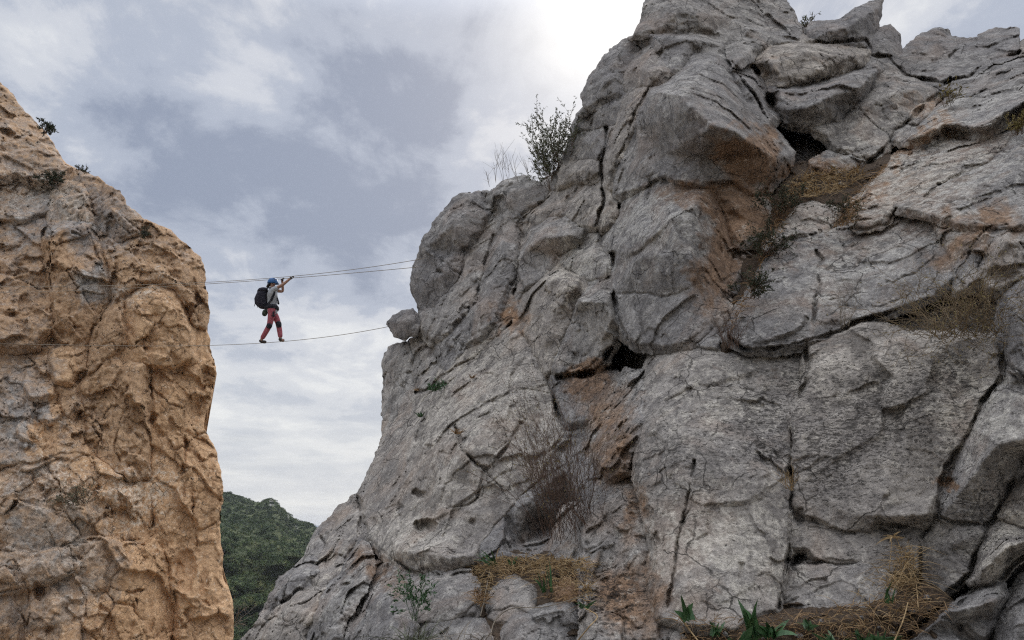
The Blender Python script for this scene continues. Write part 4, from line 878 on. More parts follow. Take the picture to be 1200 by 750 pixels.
# ------------------------------------------------------------------ the climber
PD = cable_depth(318)
def J(px, py, dz=0.0): return V3(px, py, PD + dz)
def skin(name, joints, edges, mat, parent=None, sub=2, root=0, origin=None):
    me = bpy.data.meshes.new(name); o0 = Vector(origin) if origin is not None else Vector((0, 0, 0))
    me.from_pydata([tuple(j[0] - o0) for j in joints], edges, []); ob = bpy.data.objects.new(name, me); COL.objects.link(ob)
    ob.modifiers.new('skin', 'SKIN'); sv = me.skin_vertices[0].data
    for i, j in enumerate(joints):
        r = j[1]; sv[i].radius = r if isinstance(r, tuple) else (r, r); sv[i].use_root = (i == root)
    ob.modifiers['skin'].use_smooth_shade = True
    ob.modifiers.new('sub', 'SUBSURF').levels = sub
    dg = bpy.context.evaluated_depsgraph_get(); m2 = bpy.data.meshes.new_from_object(ob.evaluated_get(dg)); m2.name = name
    bpy.data.objects.remove(ob); m2.materials.clear(); m2.polygons.foreach_set('use_smooth', [True] * len(m2.polygons))
    o = link(name, m2, mat, parent)
    if parent is None: o.location = o0
    return o
for nm, c0, c1, sc_, ro in (('skin_tone', (.36, .20, .14), (.42, .25, .18), 30, .6), ('shirt_cloth', (.36, .38, .41), (.50, .52, .55), 18, .9), ('trouser_cloth', (.34, .085, .11), (.50, .155, .185), 14, .9),
                            ('dark_cloth', (.016, .016, .022), (.04, .04, .052), 20, .85), ('pack_cloth', (.018, .017, .027), (.045, .042, .06), 16, .8), ('boot_leather', (.035, .028, .024), (.08, .066, .055), 25, .7),
                            ('helmet_shell', (.025, .09, .24), (.04, .13, .31), 10, .35), ('bag_green', (.02, .032, .022), (.045, .06, .04), 20, .85), ('hair_dark', (.014, .010, .008), (.03, .02, .016), 60, .6)):
    M[nm] = simple(nm, c0, c1, sc_, ro)
base_pt = J(316, 402)
nr, fr = -.14, .14      # near side, far side
hip_n, hip_f = J(318.6, 364.5, nr * .6), J(319.2, 364.5, fr * .6)
foot_b = (cy_(coC, 306)); foot_f = (cy_(coC, 330))
body_j = [(J(319, 362), (.135, .15)), (J(319, 356), (.12, .14)), (J(319.2, 348), (.13, .155)), (J(319.3, 340.5), (.12, .16)), (J(319.2, 336.2), (.055, .06)), (J(319.8, 332.8), (.062, .065)), (J(320.6, 329.3), (.088, .08)), (J(320.2, 326.6), (.075, .07)),
 # near (right) arm reaching forward along the cable
 (J(320.5, 339.3, nr), .058), (J(331, 334, nr * 1.1), .043), (J(339.5, 327.0, nr * .6), .032), (J(341.2, 325.6, nr * .4), .034),
 # far arm, elbow bent, hand up on the cable
 (J(321.5, 340, fr), .058), (J(331.5, 341.8, fr * 1.2), .043), (J(331.0, 330.5, fr * .7), .032), (J(330.2, 327.8, fr * .4), .034),
 # rear leg (near) and front leg (far)
 (hip_n, .092), (J(315.8, 381.5, nr * .7), .062), (J(306.3, 398, nr * .3), .042), (J(305.6, foot_b - 1.9, nr * .2), .045), (J(312, foot_b - 1.4, nr * .1), .032),
 (hip_f, .092), (J(326.2, 379, fr * .6), .062), (J(328.7, 396.3, fr * .2), .042), (J(328.4, foot_f - 1.9, fr * .1), .045), (J(333.2, foot_f - 1.3, 0), .03)]
body_e = [(0,1),(1,2),(2,3),(3,4),(4,5),(5,6),(6,7),(3,8),(8,9),(9,10),(10,11),(3,12),(12,13),(13,14),(14,15),(0,16),(16,17),(17,18),(18,19),(19,20),(0,21),(21,22),(22,23),(23,24),(24,25)]
person = skin('person', body_j, body_e, M['skin_tone'], None, 2, 0, base_pt)
tag(person, 'climber in pale shirt, red trousers and blue helmet walking the foot cable with raised arms', 'person')
def wear(name, joints, edges, mat, root=0, sub=2):
    o = skin(name, [(j[0] - base_pt, j[1]) for j in joints], edges, mat, person, sub, root); return o
# fingers closed round the cable: four and a thumb on each hand, dark gloves over them
def hand(name, wx, wy, dz, tx, ty):
    mb = None; jj = [(J(wx, wy, dz), .033), (J((wx + tx) / 2, (wy + ty) / 2, dz), (.045, .03)), (J(tx, ty, dz), (.044, .028))]; ee = [(0, 1), (1, 2)]
    for k in range(4):
        u = (k - 1.5) * .021; n0 = len(jj); L_ = (1.0, 1.15, 1.08, .85)[k]
        a = J(tx + .3, ty + .1, dz + u); b = J(tx + 1.2 * L_, ty - 1.2 * L_, dz + u); c = J(tx + 2.2 * L_, ty - .9, dz + u + .01); d = J(tx + 2.3 * L_, ty + .4, dz + u + .015)
        jj += [(a, .011), (b, .011), (c, .0105), (d, .0095)]; ee += [(2, n0), (n0, n0 + 1), (n0 + 1, n0 + 2), (n0 + 2, n0 + 3)]
    n0 = len(jj); jj += [(J((wx + tx) / 2 + .3, (wy + ty) / 2 + .6, dz - .045), .013), (J(tx + .6, ty + .9, dz - .06), .0115), (J(tx + 1.5, ty + .5, dz - .04), .010)]
    ee += [(1, n0), (n0, n0 + 1), (n0 + 1, n0 + 2)]
    return wear('glove', jj, ee, M['dark_cloth'], 0, 1)
hand('glove', 339.8, 326.6, nr * .55, 341.8, 325.1)
hand('glove', 330.8, 329.3, fr * .6, 330.3, 327.0)
# clothes
wear('shirt', [(J(318.9, 370.0), (.150, .165)), (J(319.0, 362.5), (.150, .165)), (J(319, 355), (.132, .152)), (J(319.2, 348), (.143, .168)), (J(319.4, 341), (.135, .17)), (J(319.4, 337.2), (.075, .085)), (J(320.5, 339.3, nr), .072), (J(326.5, 336.6, nr * 1.05), .064), (J(321.5, 340, fr), .072), (J(327, 341, fr * 1.1), .064)],
     [(0, 1), (1, 2), (2, 3), (3, 4), (4, 5), (4, 6), (6, 7), (4, 8), (8, 9)], M['shirt_cloth'])
wear('trousers', [(J(319, 364), (.152, .17)), (J(319.2, 353.5), (.128, .148)), (hip_n + Vector((0, 0, -.03)), .108), (J(317.6, 373, nr * .65), .094), (J(315.8, 381.5, nr * .7), .077), (J(311, 390, nr * .5), .073), (J(306.6, 397.6, nr * .3), .062),
      (hip_f + Vector((0, 0, -.03)), .108), (J(323.2, 371.5, fr * .6), .094), (J(326.2, 379, fr * .6), .077), (J(327.8, 388, fr * .4), .073), (J(328.7, 396.2, fr * .2), .062)],
     [(0, 1), (0, 2), (2, 3), (3, 4), (4, 5), (5, 6), (0, 7), (7, 8), (8, 9), (9, 10), (10, 11)], M['trouser_cloth'])
for a, b in ((J(316.9, 378.5, nr * .95), J(314.2, 385.3, nr * .9)), (J(325.9, 376, fr * .25), J(327.3, 384.5, fr * .2))):
    wear('knee_patch', [(a, .075), ((a + b) / 2, .083), (b, .068)], [(0, 1), (1, 2)], M['dark_cloth'])
for ax, bx, fy_, dz in ((305.4, 312.6, foot_b, nr * .2), (328.2, 333.6, foot_f, fr * .1)):
    bo = wear('boot', [(J(ax + .3, fy_ - 4.6, dz), .062), (J(ax, fy_ - 1.9, dz), .056), (J((ax + bx) / 2, fy_ - 1.5, dz), (.05, .042)), (J(bx, fy_ - 1.1, dz), (.045, .034))], [(0, 1), (1, 2), (2, 3)], M['boot_leather'])
wear('leg_loop', [(J(314.2, 368.5, nr * .7), .03), (J(318.6, 370.5, nr * 1.15), .026), (J(322.2, 369.4, nr * .6), .028), (J(318.5, 369, .01), .026)], [(0, 1), (1, 2), (2, 3), (3, 0)], M['dark_cloth'], sub=1)
wear('chest_strap', [(J(313.5, 357.5, nr * 1.05), .016), (J(318, 350, nr * 1.3), .017), (J(321, 343.5, nr * 1.25), .017), (J(320, 338.2, nr * 1.0), .018)], [(0, 1), (1, 2), (2, 3)], M['dark_cloth'], sub=1)
wear('sling', [(J(323.5, 345.5, -.03), .022), (J(326, 353, -.03), .024), (J(326.4, 357.2, -.03), .034)], [(0, 1), (1, 2)], M['dark_cloth'], sub=1)
hp_ = wear('hip_pouch', [(J(311.5, 362.5, nr * .6), .062), (J(310.2, 367, nr * .7), (.08, .085)), (J(309.4, 371, nr * .7), .05)], [(0, 1), (1, 2)], M['bag_green'])
wear('hair', [(J(317.2, 330.5), .05), (J(315.2, 334, -.01), .05), (J(312.5, 337.2, -.01), .03)], [(0, 1), (1, 2)], M['hair_dark'])
wear('gear_loop', [(J(321, 364.5, nr * 1.25), .03), (J(320.2, 368.5, nr * 1.3), .03), (J(321.2, 371.5, nr * 1.2), .022)], [(0, 1), (1, 2)], M['dark_cloth'], sub=1)
# face: nose and ear
wear('nose', [(J(323.6, 330.8), .016), (J(324.8, 331.6), .019)], [(0, 1)], M['skin_tone'], sub=1)
# helmet: a shell with a brim
def loft(secs, seg=18, tilt=0.0):
    """closed smooth body from stacked oval sections (centre, half depth in x, half width in y)"""
    vs = []; fs = []; n = len(secs)
    for c, rx, ry_ in secs:
        for k in range(seg):
            a = 2 * math.pi * k / seg; ca, sa = math.cos(a), math.sin(a)
            q = .8; ex = math.copysign(abs(ca) ** q, ca); ey = math.copysign(abs(sa) ** q, sa)
            vs.append(Vector(c) + Vector((ex * rx, ey * ry_, 0)))
    for i in range(n - 1):
        for k in range(seg): fs.append((i * seg + k, i * seg + (k + 1) % seg, (i + 1) * seg + (k + 1) % seg, (i + 1) * seg + k))
    fs.append(tuple(range(seg))[::-1]); fs.append(tuple((n - 1) * seg + k for k in range(seg)))
    return vs, fs
def loft_obj(name, secs, mat, parent, org):
    mb = MB(); v, f = loft([(Vector(c) - org, a, b) for c, a, b in secs]); mb.add(v, f); return mb.build(name, mat, parent, smooth=True)
hc = J(320.0, 330.6)
prof = [(-.045, .137, .112), (-.03, .142, .116), (.0, .136, .112), (.035, .128, .107), (.07, .110, .093), (.095, .082, .070), (.11, .05, .042), (.116, .015, .013)]
loft_obj('harness', [(J(318.6, 363.4), .160, .178), (J(318.8, 362), .172, .19), (J(319, 359.4), .168, .186), (J(319, 358.2), .15, .168)], M['dark_cloth'], person, base_pt)
helmet = loft_obj('helmet', [(hc + Vector((-.004, 0, z)), a, b) for z, a, b in prof], M['helmet_shell'], person, base_pt)
brim = MB(); v_, f_ = loft([(hc + Vector((.03, 0, -.046)) - base_pt, .135, .10), (hc + Vector((.03, 0, -.032)) - base_pt, .13, .098)]); brim.add(v_, f_); brim.build('brim', M['helmet_shell'], helmet, smooth=True)
wear('chin_strap', [(J(319, 331.5, nr * .6), .008), (J(321.5, 335.2, -.02), .008), (J(322.6, 335.3, 0), .008)], [(0, 1), (1, 2)], M['dark_cloth'], sub=1)
# backpack on the climber's back
pk0 = J(306, 362)
pack = loft_obj('backpack', [(J(310.2, 362.5), .07, .10), (J(308.6, 361.6), .135, .14), (J(306.6, 358), .165, .165), (J(305.8, 352), .165, .175), (J(306.0, 346.5), .15, .17), (J(307.2, 342.3), .125, .155), (J(308.2, 340.2), .09, .12)], M['pack_cloth'], None, pk0)
pack.location = pk0 + Vector((.012, 0, .02)); pack.scale = (.93, .95, .95)
tag(pack, 'dark rounded backpack worn on the back of the climber', 'backpack')
def pw(name, js, es, mat, sub=1): return skin(name, [(j[0] - pk0, j[1]) for j in js], es, mat, pack, sub)
loft_obj('lid', [(J(307.2, 342.6), .14, .16), (J(307.6, 341), .145, .165), (J(308.4, 338.8), .125, .15), (J(309.2, 337.4), .08, .10)], M['pack_cloth'], pack, pk0)
loft_obj('front_pocket', [(J(302.4, 359.5), .05, .09), (J(300.6, 357), .06, .115), (J(299.9, 351), .055, .12), (J(300.8, 347), .04, .10)], M['pack_cloth'], pack, pk0)
pw('shoulder_strap', [(J(309.5, 339.2, nr * .8), .02), (J(315, 336.6, nr), .02), (J(320.2, 337.6, nr * 1.15), .02), (J(322.8, 343, nr * 1.2), .02), (J(319, 352, nr * 1.35), .017), (J(311, 358, nr * 1.1), .016)], [(0, 1), (1, 2), (2, 3), (3, 4), (4, 5)], M['dark_cloth'])
pw('shoulder_strap', [(J(309.5, 339.2, fr * .8), .02), (J(315, 336.6, fr), .02), (J(320.2, 337.6, fr * 1.15), .02), (J(322.8, 343, fr * 1.2), .02)], [(0, 1), (1, 2), (2, 3)], M['dark_cloth'])
for a, b, c in ((J(299.5, 352, -.05), J(297.6, 356.5, -.05), J(296.6, 360, -.05)), (J(301, 357, -.04), J(300.6, 360, -.04), J(300.4, 361.5, -.04))):
    pw('loose_strap', [(a, .007), (b, .007), (c, .009)], [(0, 1), (1, 2)], M['dark_cloth'])

# ------------------------------------------------------------------ plants
random.seed(21)
R_ = random.uniform
def rdir(d, spread):
    return (d.normalized() + Vector((random.gauss(0, 1), random.gauss(0, 1), random.gauss(0, 1))) * spread).normalized()
def grow(mb, p, d, L, r, level, spread, kids, leaf=None, gravity=0.0, curl=.12):
    n = 5; pts = [p]; q = Vector(p); dd = d.normalized()
    for i in range(n):
        dd = (rdir(dd, curl) + Vector((0, 0, gravity))).normalized(); q = q + dd * (L / n); pts.append(q)
    mb.tube(pts, r, r * .45, 3, False)
    if leaf:
        lm, size, num, start = leaf
        if level <= 1:
            for _ in range(num):
                t = R_(start, 1); i = min(n - 1, int(t * n)); w = pts[i].lerp(pts[i + 1], t * n - i)
                lm.leaf(w, rdir((pts[i + 1] - pts[i]), .7), size * R_(.6, 1.3), size * R_(.13, .22))
    if level > 0:
        for k in range(kids):
            t = R_(.25, 1); i = min(n - 1, int(t * n)); w = pts[i].lerp(pts[i + 1], t * n - i)
            grow(mb, w, rdir(dd, spread), L * R_(.4, .75), r * .62, level - 1, spread, kids, leaf, gravity, curl)

def plant(name, label, cat, px, py, stems, h_px, mat, leafmat=None, up=(0, 0, 1), fan=.5, level=2, kids=3, r_px=.35, leaf_px=3.0, leafn=5, spread=.45, gravity=0.0, width_px=6, group=None, curl=.12, lift=.02, d=None, start=.2, hz=4):
    if d is None: c, d = at(px, py, lift)
    else: c = V3(px, py, d)
    m = d / FPX
    root = empty(name, c); tag(root, label, cat, group)
    mb = MB(); lm = MB() if leafmat else None
    up = Vector(up).normalized()
    for i in range(stems):
        b = Vector((R_(-1, 1) * width_px * m, R_(-.5, .5) * width_px * m, R_(-.3, .7) * m * hz))
        dd = (up + Vector((random.gauss(0, fan), random.gauss(0, fan) * .8 - .15, random.gauss(0, fan * .5)))).normalized()
        grow(mb, b, dd, h_px * m * R_(.55, 1.0), r_px * m, level, spread, kids, (lm, leaf_px * m, leafn, start) if lm else None, gravity, curl)
    mb.build('stems', M[mat], root)
    if lm and lm.v: lm.build('foliage', M[leafmat], root)
    return root

def tuft(name, label, cat, px, py, n, h_px, mat, fan=.5, w_px=.8, width_px=4, droop=.5, up=(0, -.1, 1), group=None, lift=.02, d=None, stem_n=0):
    if d is None: c, d = at(px, py, lift)
    else: c = V3(px, py, d)
    m = d / FPX; mb = MB()
    for i in range(n):
        b = c + Vector((R_(-1, 1) * width_px * m, R_(-.6, .4) * width_px * m, R_(-.3, .1) * m * 3))
        dd = Vector(up) + Vector((random.gauss(0, fan), random.gauss(0, fan), random.gauss(0, .15)))
        mb.blade(b, dd, h_px * m * R_(.5, 1.05), w_px * m * R_(.6, 1.1), droop * R_(.3, 1.2))
    o = mb.build(name, M[mat], None, c); tag(o, label, cat, group); return o

# bushes
plant('dry_shrub', 'wide sprawling brown shrub of bare arching twigs on the upper right slab', 'shrub', 1135, 394, 85, 92, 'twig_olive', 'leaf_yellow', (-.30, -.45, .5), .7, 2, 3, .45, 3.0, 1, .5, -.03, 46, curl=.2, lift=.06)
plant('dry_shrub', 'thin sparse grey twiggy plant left of the wide sprawling shrub', 'shrub', 990, 384, 9, 44, 'twig_grey', None, (-.05, -.15, 1), .28, 2, 3, .30, spread=.35, width_px=6, lift=.04)
plant('dry_shrub', 'tall reddish brown bush of dense dead stems in the recess beside the great pale slab', 'shrub', 668, 630, 80, 128, 'twig_red', 'leaf_yellow', (-.16, -.10, 1), .28, 2, 3, .36, 2.4, 1, .25, -.01, 30, lift=.12, curl=.08, hz=26)
plant('skyline_shrub', 'dark leafy bush growing from the skyline notch left of the summit tower', 'shrub', 653, 224, 26, 68, 'twig_brown', 'leaf_olive', (-.05, 0, 1), .17, 2, 4, .30, 3.0, 13, .34, 0, 11, d=17.2)
plant('skyline_shrub', 'small tuft of twigs with tiny leaves in the notch beside the pointed boulder', 'shrub', 943, 43, 10, 26, 'twig_brown', 'leaf_olive', (0, 0, 1), .4, 1, 3, .4, 4, 5, .4, 0, 5, d=17.6)
for px_, h_ in ((572, 22), (581, 34), (590, 40), (597, 36), (606, 34), (622, 34), (632, 46)):
    plant('dry_stalk', 'thin dead flower stalk standing on the rounded shoulder against the sky', 'stalk', px_, 219 if px_ < 580 else 213, 2, h_, 'twig_grey', None, (-.08 if px_ < 600 else -.3, 0, 1), .09, 1, 5, .28, spread=.35, width_px=1.5, d=17.8, group='dead stalks on the shoulder', curl=.06)
plant('dry_shrub', 'small dry bush with fine upright stems at the foot of the gully', 'shrub', 857, 408, 34, 40, 'twig_red', None, (-.05, -.2, 1), .34, 1, 3, .3, spread=.3, width_px=9, lift=.08)
plant('dry_shrub', 'little straw coloured tuft of stems in the long crack of the near wall', 'shrub', 926, 574, 16, 30, 'straw', None, (-.2, -.35, 1), .4, 1, 2, .32, spread=.3, width_px=4, lift=.06)
for px_, py_, h_, n_, lb in ((884, 350, 30, 16, 'lowest dark green bush in the earthy gully'), (897, 300, 34, 18, 'middle dark green bush in the earthy gully beside the ochre block'), (912, 258, 34, 18, 'highest dark green bush in the earthy gully below the dead grass')):
    plant('gully_bush', lb, 'bush', px_, py_, n_, h_, 'twig_brown', 'leaf_dark', (0, -.5, .8), .6, 2, 3, .4, 3.6, 5, .5, 0, 10, 'bushes in the gully', lift=.1)
plant('gully_bush', 'dark bush in the cleft between the two slabs above the crack', 'bush', 985, 262, 14, 24, 'twig_brown', 'leaf_dark', (0, -.5, .8), .6, 2, 3, .35, 3, 4, .5, 0, 10, 'bushes in the gully', lift=.05)
plant('dry_shrub', 'tiny yellowish shrub at the right edge under the overhanging plate', 'shrub', 1195, 158, 14, 24, 'twig_brown', 'leaf_yellow', (-.1, -.4, .9), .5, 1, 3, .35, 4, 5, .4, 0, 6, lift=.05)
plant('dry_shrub', 'pale dry shrub on the rubble above the overhanging plate', 'shrub', 1108, 124, 12, 24, 'twig_grey', 'leaf_yellow', (0, -.4, .9), .5, 1, 3, .35, 4, 3, .4, 0, 9, lift=.05)
plant('crevice_plant', 'small green leafy plant in the crack under the left buttress', 'plant', 512, 459, 8, 15, 'leaf_green', 'leaf_green', (-.2, -.4, .6), .6, 1, 2, .4, 5, 5, .5, 0, 5, 'plants in the rock', lift=.05)
tuft('crevice_plant', 'little green tuft at the left end of the crack on the great pale slab', 'plant', 493, 488, 16, 11, 'leaf_green', .4, 1.1, 2.5, .4, group='plants in the rock')
tuft('crevice_plant', 'rust coloured dead tuft at the top of the branching crack', 'plant', 536, 508, 26, 13, 'straw_red', .5, .8, 3, .5, group='plants in the rock')
tuft('crevice_plant', 'dark reddish tuft stuck high on the great pale slab', 'plant', 554, 443, 18, 9, 'straw_red', .5, .7, 2, .7, group='plants in the rock')
tuft('crevice_plant', 'tiny rusty tuft on the left column under the perched boulder', 'plant', 489, 457, 12, 7, 'straw_red', .5, .7, 2, .7, group='plants in the rock')
tuft('dead_flower', 'dried star shaped yellow flower head drooping on a thin stem against the overhang', 'flower', 1045, 629, 12, 17, 'straw', 1.1, 1.3, 1.5, .5, (0, -.7, .25), lift=.12)
# left cliff greenery
plant('cliff_tree', 'tiny dark tree clinging to the skyline of the left cliff', 'tree', 53, 157, 7, 13, 'twig_brown', 'leaf_dark', (.4, 0, .9), .5, 2, 3, .5, 3.0, 9, .6, 0, 1.5, d=44)
plant('cliff_bush', 'dark round bush in the hollow below the skyline of the left cliff', 'bush', 62, 214, 14, 12, 'twig_brown', 'leaf_dark', (0, -.5, .7), .7, 2, 3, .4, 2.6, 7, .6, 0, 4, 'bushes on the left cliff', lift=.6)
plant('cliff_bush', 'brown dry bush on the ledge of the left cliff above the grey slabs', 'bush', 90, 592, 26, 24, 'twig_brown', 'leaf_olive', (0, -.5, .6), .7, 2, 3, .35, 2.4, 2, .6, 0, 10, 'bushes on the left cliff', lift=.5)
plant('cliff_bush', 'small dark bush on the upper right shoulder of the left cliff', 'bush', 172, 279, 10, 9, 'twig_brown', 'leaf_dark', (0, -.5, .7), .7, 2, 3, .35, 2, 5, .6, 0, 3, 'bushes on the left cliff', lift=.5)
plant('cliff_bush', 'bare grey bush at the bottom right corner of the left cliff', 'bush', 270, 735, 16, 26, 'twig_grey', None, (.2, -.2, .9), .6, 2, 3, .4, spread=.5, width_px=5, group='bushes on the left cliff', d=36.6)
for px_, py_, lb in ((92, 199, 'first low scrub dot on the left skyline below the tiny tree'), (99, 203, 'low scrub dot on the left skyline beside a rounded stone')):
    plant('cliff_bush', lb, 'bush', px_, py_, 7, 5, 'twig_brown', 'leaf_dark', (0, 0, 1), .8, 1, 3, .3, 2, 6, .6, 0, 3, 'bushes on the left cliff', d=43.2)

# dead grass on the ledges: nobody could count the blades
def straw_patch(label, polys, n, h_px, mat, up=(0, -.25, .7), fan=.75, w=.55, lift=.03):
    mb = MB(); k = 0; tries = 0
    while k < n and tries < n * 20:
        tries += 1
        poly = random.choice(polys)
        xs = [p[0] for p in poly]; ys = [p[1] for p in poly]
        x, y = R_(min(xs), max(xs)), R_(min(ys), max(ys))
        if sdf([(a, b, 0) for a, b in poly], np.array([[x]]), np.array([[y]]))[0][0, 0] < 0: continue
        c, d = at(x, y, lift); m = d / FPX; k += 1
        dd = Vector(up) + Vector((random.gauss(0, fan), random.gauss(0, fan * .7), random.gauss(0, .3)))
        mb.blade(c, dd, h_px * m * R_(.35, 1.1), w * m * R_(.5, 1.2), R_(.2, .9))
    o = mb.build('dry_grass', M[mat], None, mb.v[0]); tag(o, label, 'grass', None, 'stuff'); return o
LA = L("552,670 562,660 580,654 604,654 640,653 690,656 696,700 680,706 672,692 640,690 625,680 605,672 575,690 566,700")
straw_patch('golden dead grass on the ledge behind the rounded boulder', [LA, LA, L("554,668 580,656 640,654 692,658 692,668 640,666 580,668 556,676")], 1000, 22, 'straw')
straw_patch('rusty brown dead grass mixed among the boulders of the ledge', [LA, L("556,690 572,700 566,715 556,706"), L("632,700 650,690 690,700 690,720 676,708")], 300, 20, 'straw_red')
LB_ = L("790,722 860,724 930,722 985,712 1030,700 1062,684 1100,702 1112,716 1070,748 1000,770 800,770")
straw_patch('brown dead grass carpeting the foot of the near slabs', [LB_], 850, 28, 'straw_red', w=.5)
straw_patch('golden tangled straw heaped against the slabs at the bottom right', [L("960,728 1000,700 1030,672 1062,660 1085,690 1100,706 1060,740 1000,756 950,750"), L("1035,690 1055,640 1068,640 1075,690")], 460, 38, 'straw', w=.5)
straw_patch('straw coloured dead grass at the head of the earthy gully', [L("918,232 930,208 965,200 1010,196 1014,206 985,226 950,232")], 520, 19, 'straw')
straw_patch('brown dead grass lining the earthy gully', [L("850,402 866,352 884,320 895,285 905,250 925,230 930,240 915,275 898,300 885,335 866,375"), L("975,268 990,240 1030,200 1050,185 1012,225 1000,262")], 560, 15, 'straw_red')

# green leafy plants at the bottom
def leafy(label, px, py, n, h_px, w_px, up=(0, -.15, 1), fan=.35, lift=.1, mat='leaf_green', name='leafy_plant', droop=.35):
    return tuft(name, label, 'plant', px, py, n, h_px, mat, fan, w_px, 5, droop, up, 'green plants on the ground', lift)
leafy('dark green plant with broad upright pointed leaves at the foot of the near slab', 884, 746, 9, 56, 7.5, fan=.24)
leafy('broad leaved green plant with a folded leaf just left of the upright pointed leaves', 864, 766, 7, 50, 8, fan=.4)
leafy('low rounded green plant just right of the upright pointed leaves', 904, 744, 11, 32, 7.5, fan=.8)
leafy('small green plant with two spread leaves near the narrow crack of the slab', 806, 726, 7, 36, 5, fan=.4)
leafy('spreading dark green weeds at the bottom edge under the brown grass', 975, 758, 16, 30, 4, fan=.9)
leafy('narrow green blades rising out of the golden straw', 1040, 706, 6, 34, 2.2, fan=.22)
leafy('lone green weed beside the spreading dark weeds', 1010, 752, 7, 20, 3.5, fan=.7)
leafy('tall green blades standing behind the rounded boulder', 641, 694, 9, 52, 2.2, fan=.2, lift=.12)
leafy('leaning green blades at the left end of the golden grass', 578, 662, 7, 32, 2.0, up=(-.5, -.15, .9), fan=.22)
leafy('short green shoots in the middle of the golden grass', 603, 662, 8, 18, 2.2, fan=.35)
plant('leafy_plant', 'feathery green weed between the tall ridged boulder and the split boulder', 'plant', 484, 728, 7, 40, 'leaf_green', 'leaf_green', (0, -.2, 1), .22, 2, 3, .4, 5, 6, .5, 0, 4, 'green plants on the ground', lift=.12)
tuft('grass_clump', 'green and straw grass clump arching over the greenish boulder', 'grass', 488, 760, 70, 62, 'leaf_olive', .5, .7, 16, .6, (.1, -.2, 1), lift=.25)
tuft('grass_clump', 'pale arching dead grass stems in front of the greenish boulder', 'grass', 545, 752, 26, 62, 'twig_grey', .65, .55, 26, .9, (.0, -.25, .8), lift=.3)
leafy('small green shoots among the brown grass left of the pointed leaves', 836, 745, 9, 24, 3.5, fan=.6)
leafy('low green weed creeping out between brown grass and golden straw', 948, 736, 10, 20, 3.5, fan=.9)
leafy('green leaves at the bottom edge right of the spreading weeds', 1030, 752, 9, 24, 3.5, fan=.7)
leafy('green weed at the edge of the golden grass beside the ochre rubble', 684, 712, 7, 20, 2.6, fan=.6)
# loose stones in the grass
def stone(px, py, size_px, i):
    c, d = at(px, py, .01); m = d / FPX; rr = random.Random(i); mb = MB(); vs = []; fs = []; n, k = 9, 6
    ax = [Vector((rr.gauss(0, 1), rr.gauss(0, 1), rr.gauss(0, 1))).normalized() for _ in range(14)]; cut = [rr.uniform(.55, .95) for _ in ax]
    sc_ = Vector((rr.uniform(.9, 1.5), rr.uniform(.8, 1.2), rr.uniform(.55, .9))) * size_px * m
    for a in range(k + 1):
        th = math.pi * a / k
        for b in range(n):
            ph = 2 * math.pi * b / n; v = Vector((math.sin(th) * math.cos(ph), math.sin(th) * math.sin(ph), math.cos(th)))
            r = 1.0
            for q, cc in zip(ax, cut):
                t_ = v.dot(q)
                if t_ > 1e-3: r = min(r, cc / t_)
            vs.append(Vector((v.x * r * sc_.x, v.y * r * sc_.y, v.z * r * sc_.z)) + c)
    for a in range(k):
        for b in range(n): fs.append((a * n + b, (a + 1) * n + b, (a + 1) * n + (b + 1) % n, a * n + (b + 1) % n))
    mb.add(vs, fs); o = mb.build('stone', M['boulder'], None, c)
    tag(o, 'small loose stone lying in the dead grass at the cliff foot', 'stone', 'loose stones in the dead grass')
for i, (x, y, s_) in enumerate(((560, 690, 5), (572, 712, 4), (636, 672, 3.5), (684, 690, 4.5), (690, 668, 3), (612, 664, 3), (834, 730, 4), (850, 744, 5), (915, 735, 4), (936, 745, 5.5), (962, 728, 3.5), (988, 742, 4.5), (1010, 724, 3.5),
                                (1046, 742, 5), (1068, 716, 4), (1086, 700, 4.5), (1030, 735, 3), (800, 738, 4), (780, 748, 5), (895, 748, 3.5), (945, 222, 3), (985, 216, 3.5), (870, 372, 3.5), (890, 318, 3))): stone(x, y, s_, i)
# fallen dead stems
def stem(label, pts, r_px=.9, mat='twig_grey'):
    mb = MB(); Q = []
    for (x, y, l) in pts: c, d = at(x, y, l); Q.append(c)
    d0 = min(at(x, y)[1] for x, y, l in pts)
    # smooth
    S = []
    for i in range(len(Q) - 1):
        p0, p1, p2, p3 = Q[max(i - 1, 0)], Q[i], Q[i + 1], Q[min(i + 2, len(Q) - 1)]
        for k in range(6):
            t = k / 6; S.append(.5 * ((2 * p1) + (p2 - p0) * t + (2 * p0 - 5 * p1 + 4 * p2 - p3) * t * t + (3 * p1 - p0 - 3 * p2 + p3) * t ** 3))
    S.append(Q[-1]); mb.tube(S, r_px * d0 / FPX, r_px * .6 * d0 / FPX, 5)
    o = mb.build('dead_stalk', M[mat], None, S[0], True); tag(o, label, 'stalk', 'fallen dead stalks'); return o
stem('straight pale dead stem leaning up beside the rounded boulder', [(563, 722, .1), (568, 700, .15), (574, 668, .08)], .8)
stem('long pale dead stem arching over the flat topped boulder', [(574, 752, .3), (580, 728, .35), (600, 713, .32), (640, 711, .25), (690, 696, .2)], .8)
stem('forked dry twig at the base of the ochre rubble', [(676, 752, .2), (690, 735, .2), (700, 722, .15), (684, 712, .12)], .9, 'straw')
stem('brown dead stalk lying at the foot of the near slab', [(796, 722, .1), (808, 738, .12), (822, 756, .12)], 1.4, 'straw')
stem('pale stem slanting through the golden straw', [(1046, 756, .2), (1058, 728, .22), (1064, 706, .2)], 1.0, 'straw')
stem('thin straw stalk standing up in front of the slabs', [(1050, 690, .1), (1060, 664, .2), (1068, 655, .2)], .6, 'straw')
stem('arched straw stalk on the right of the golden heap', [(1076, 712, .15), (1073, 680, .25), (1066, 660, .2), (1060, 668, .2)], .6, 'straw')
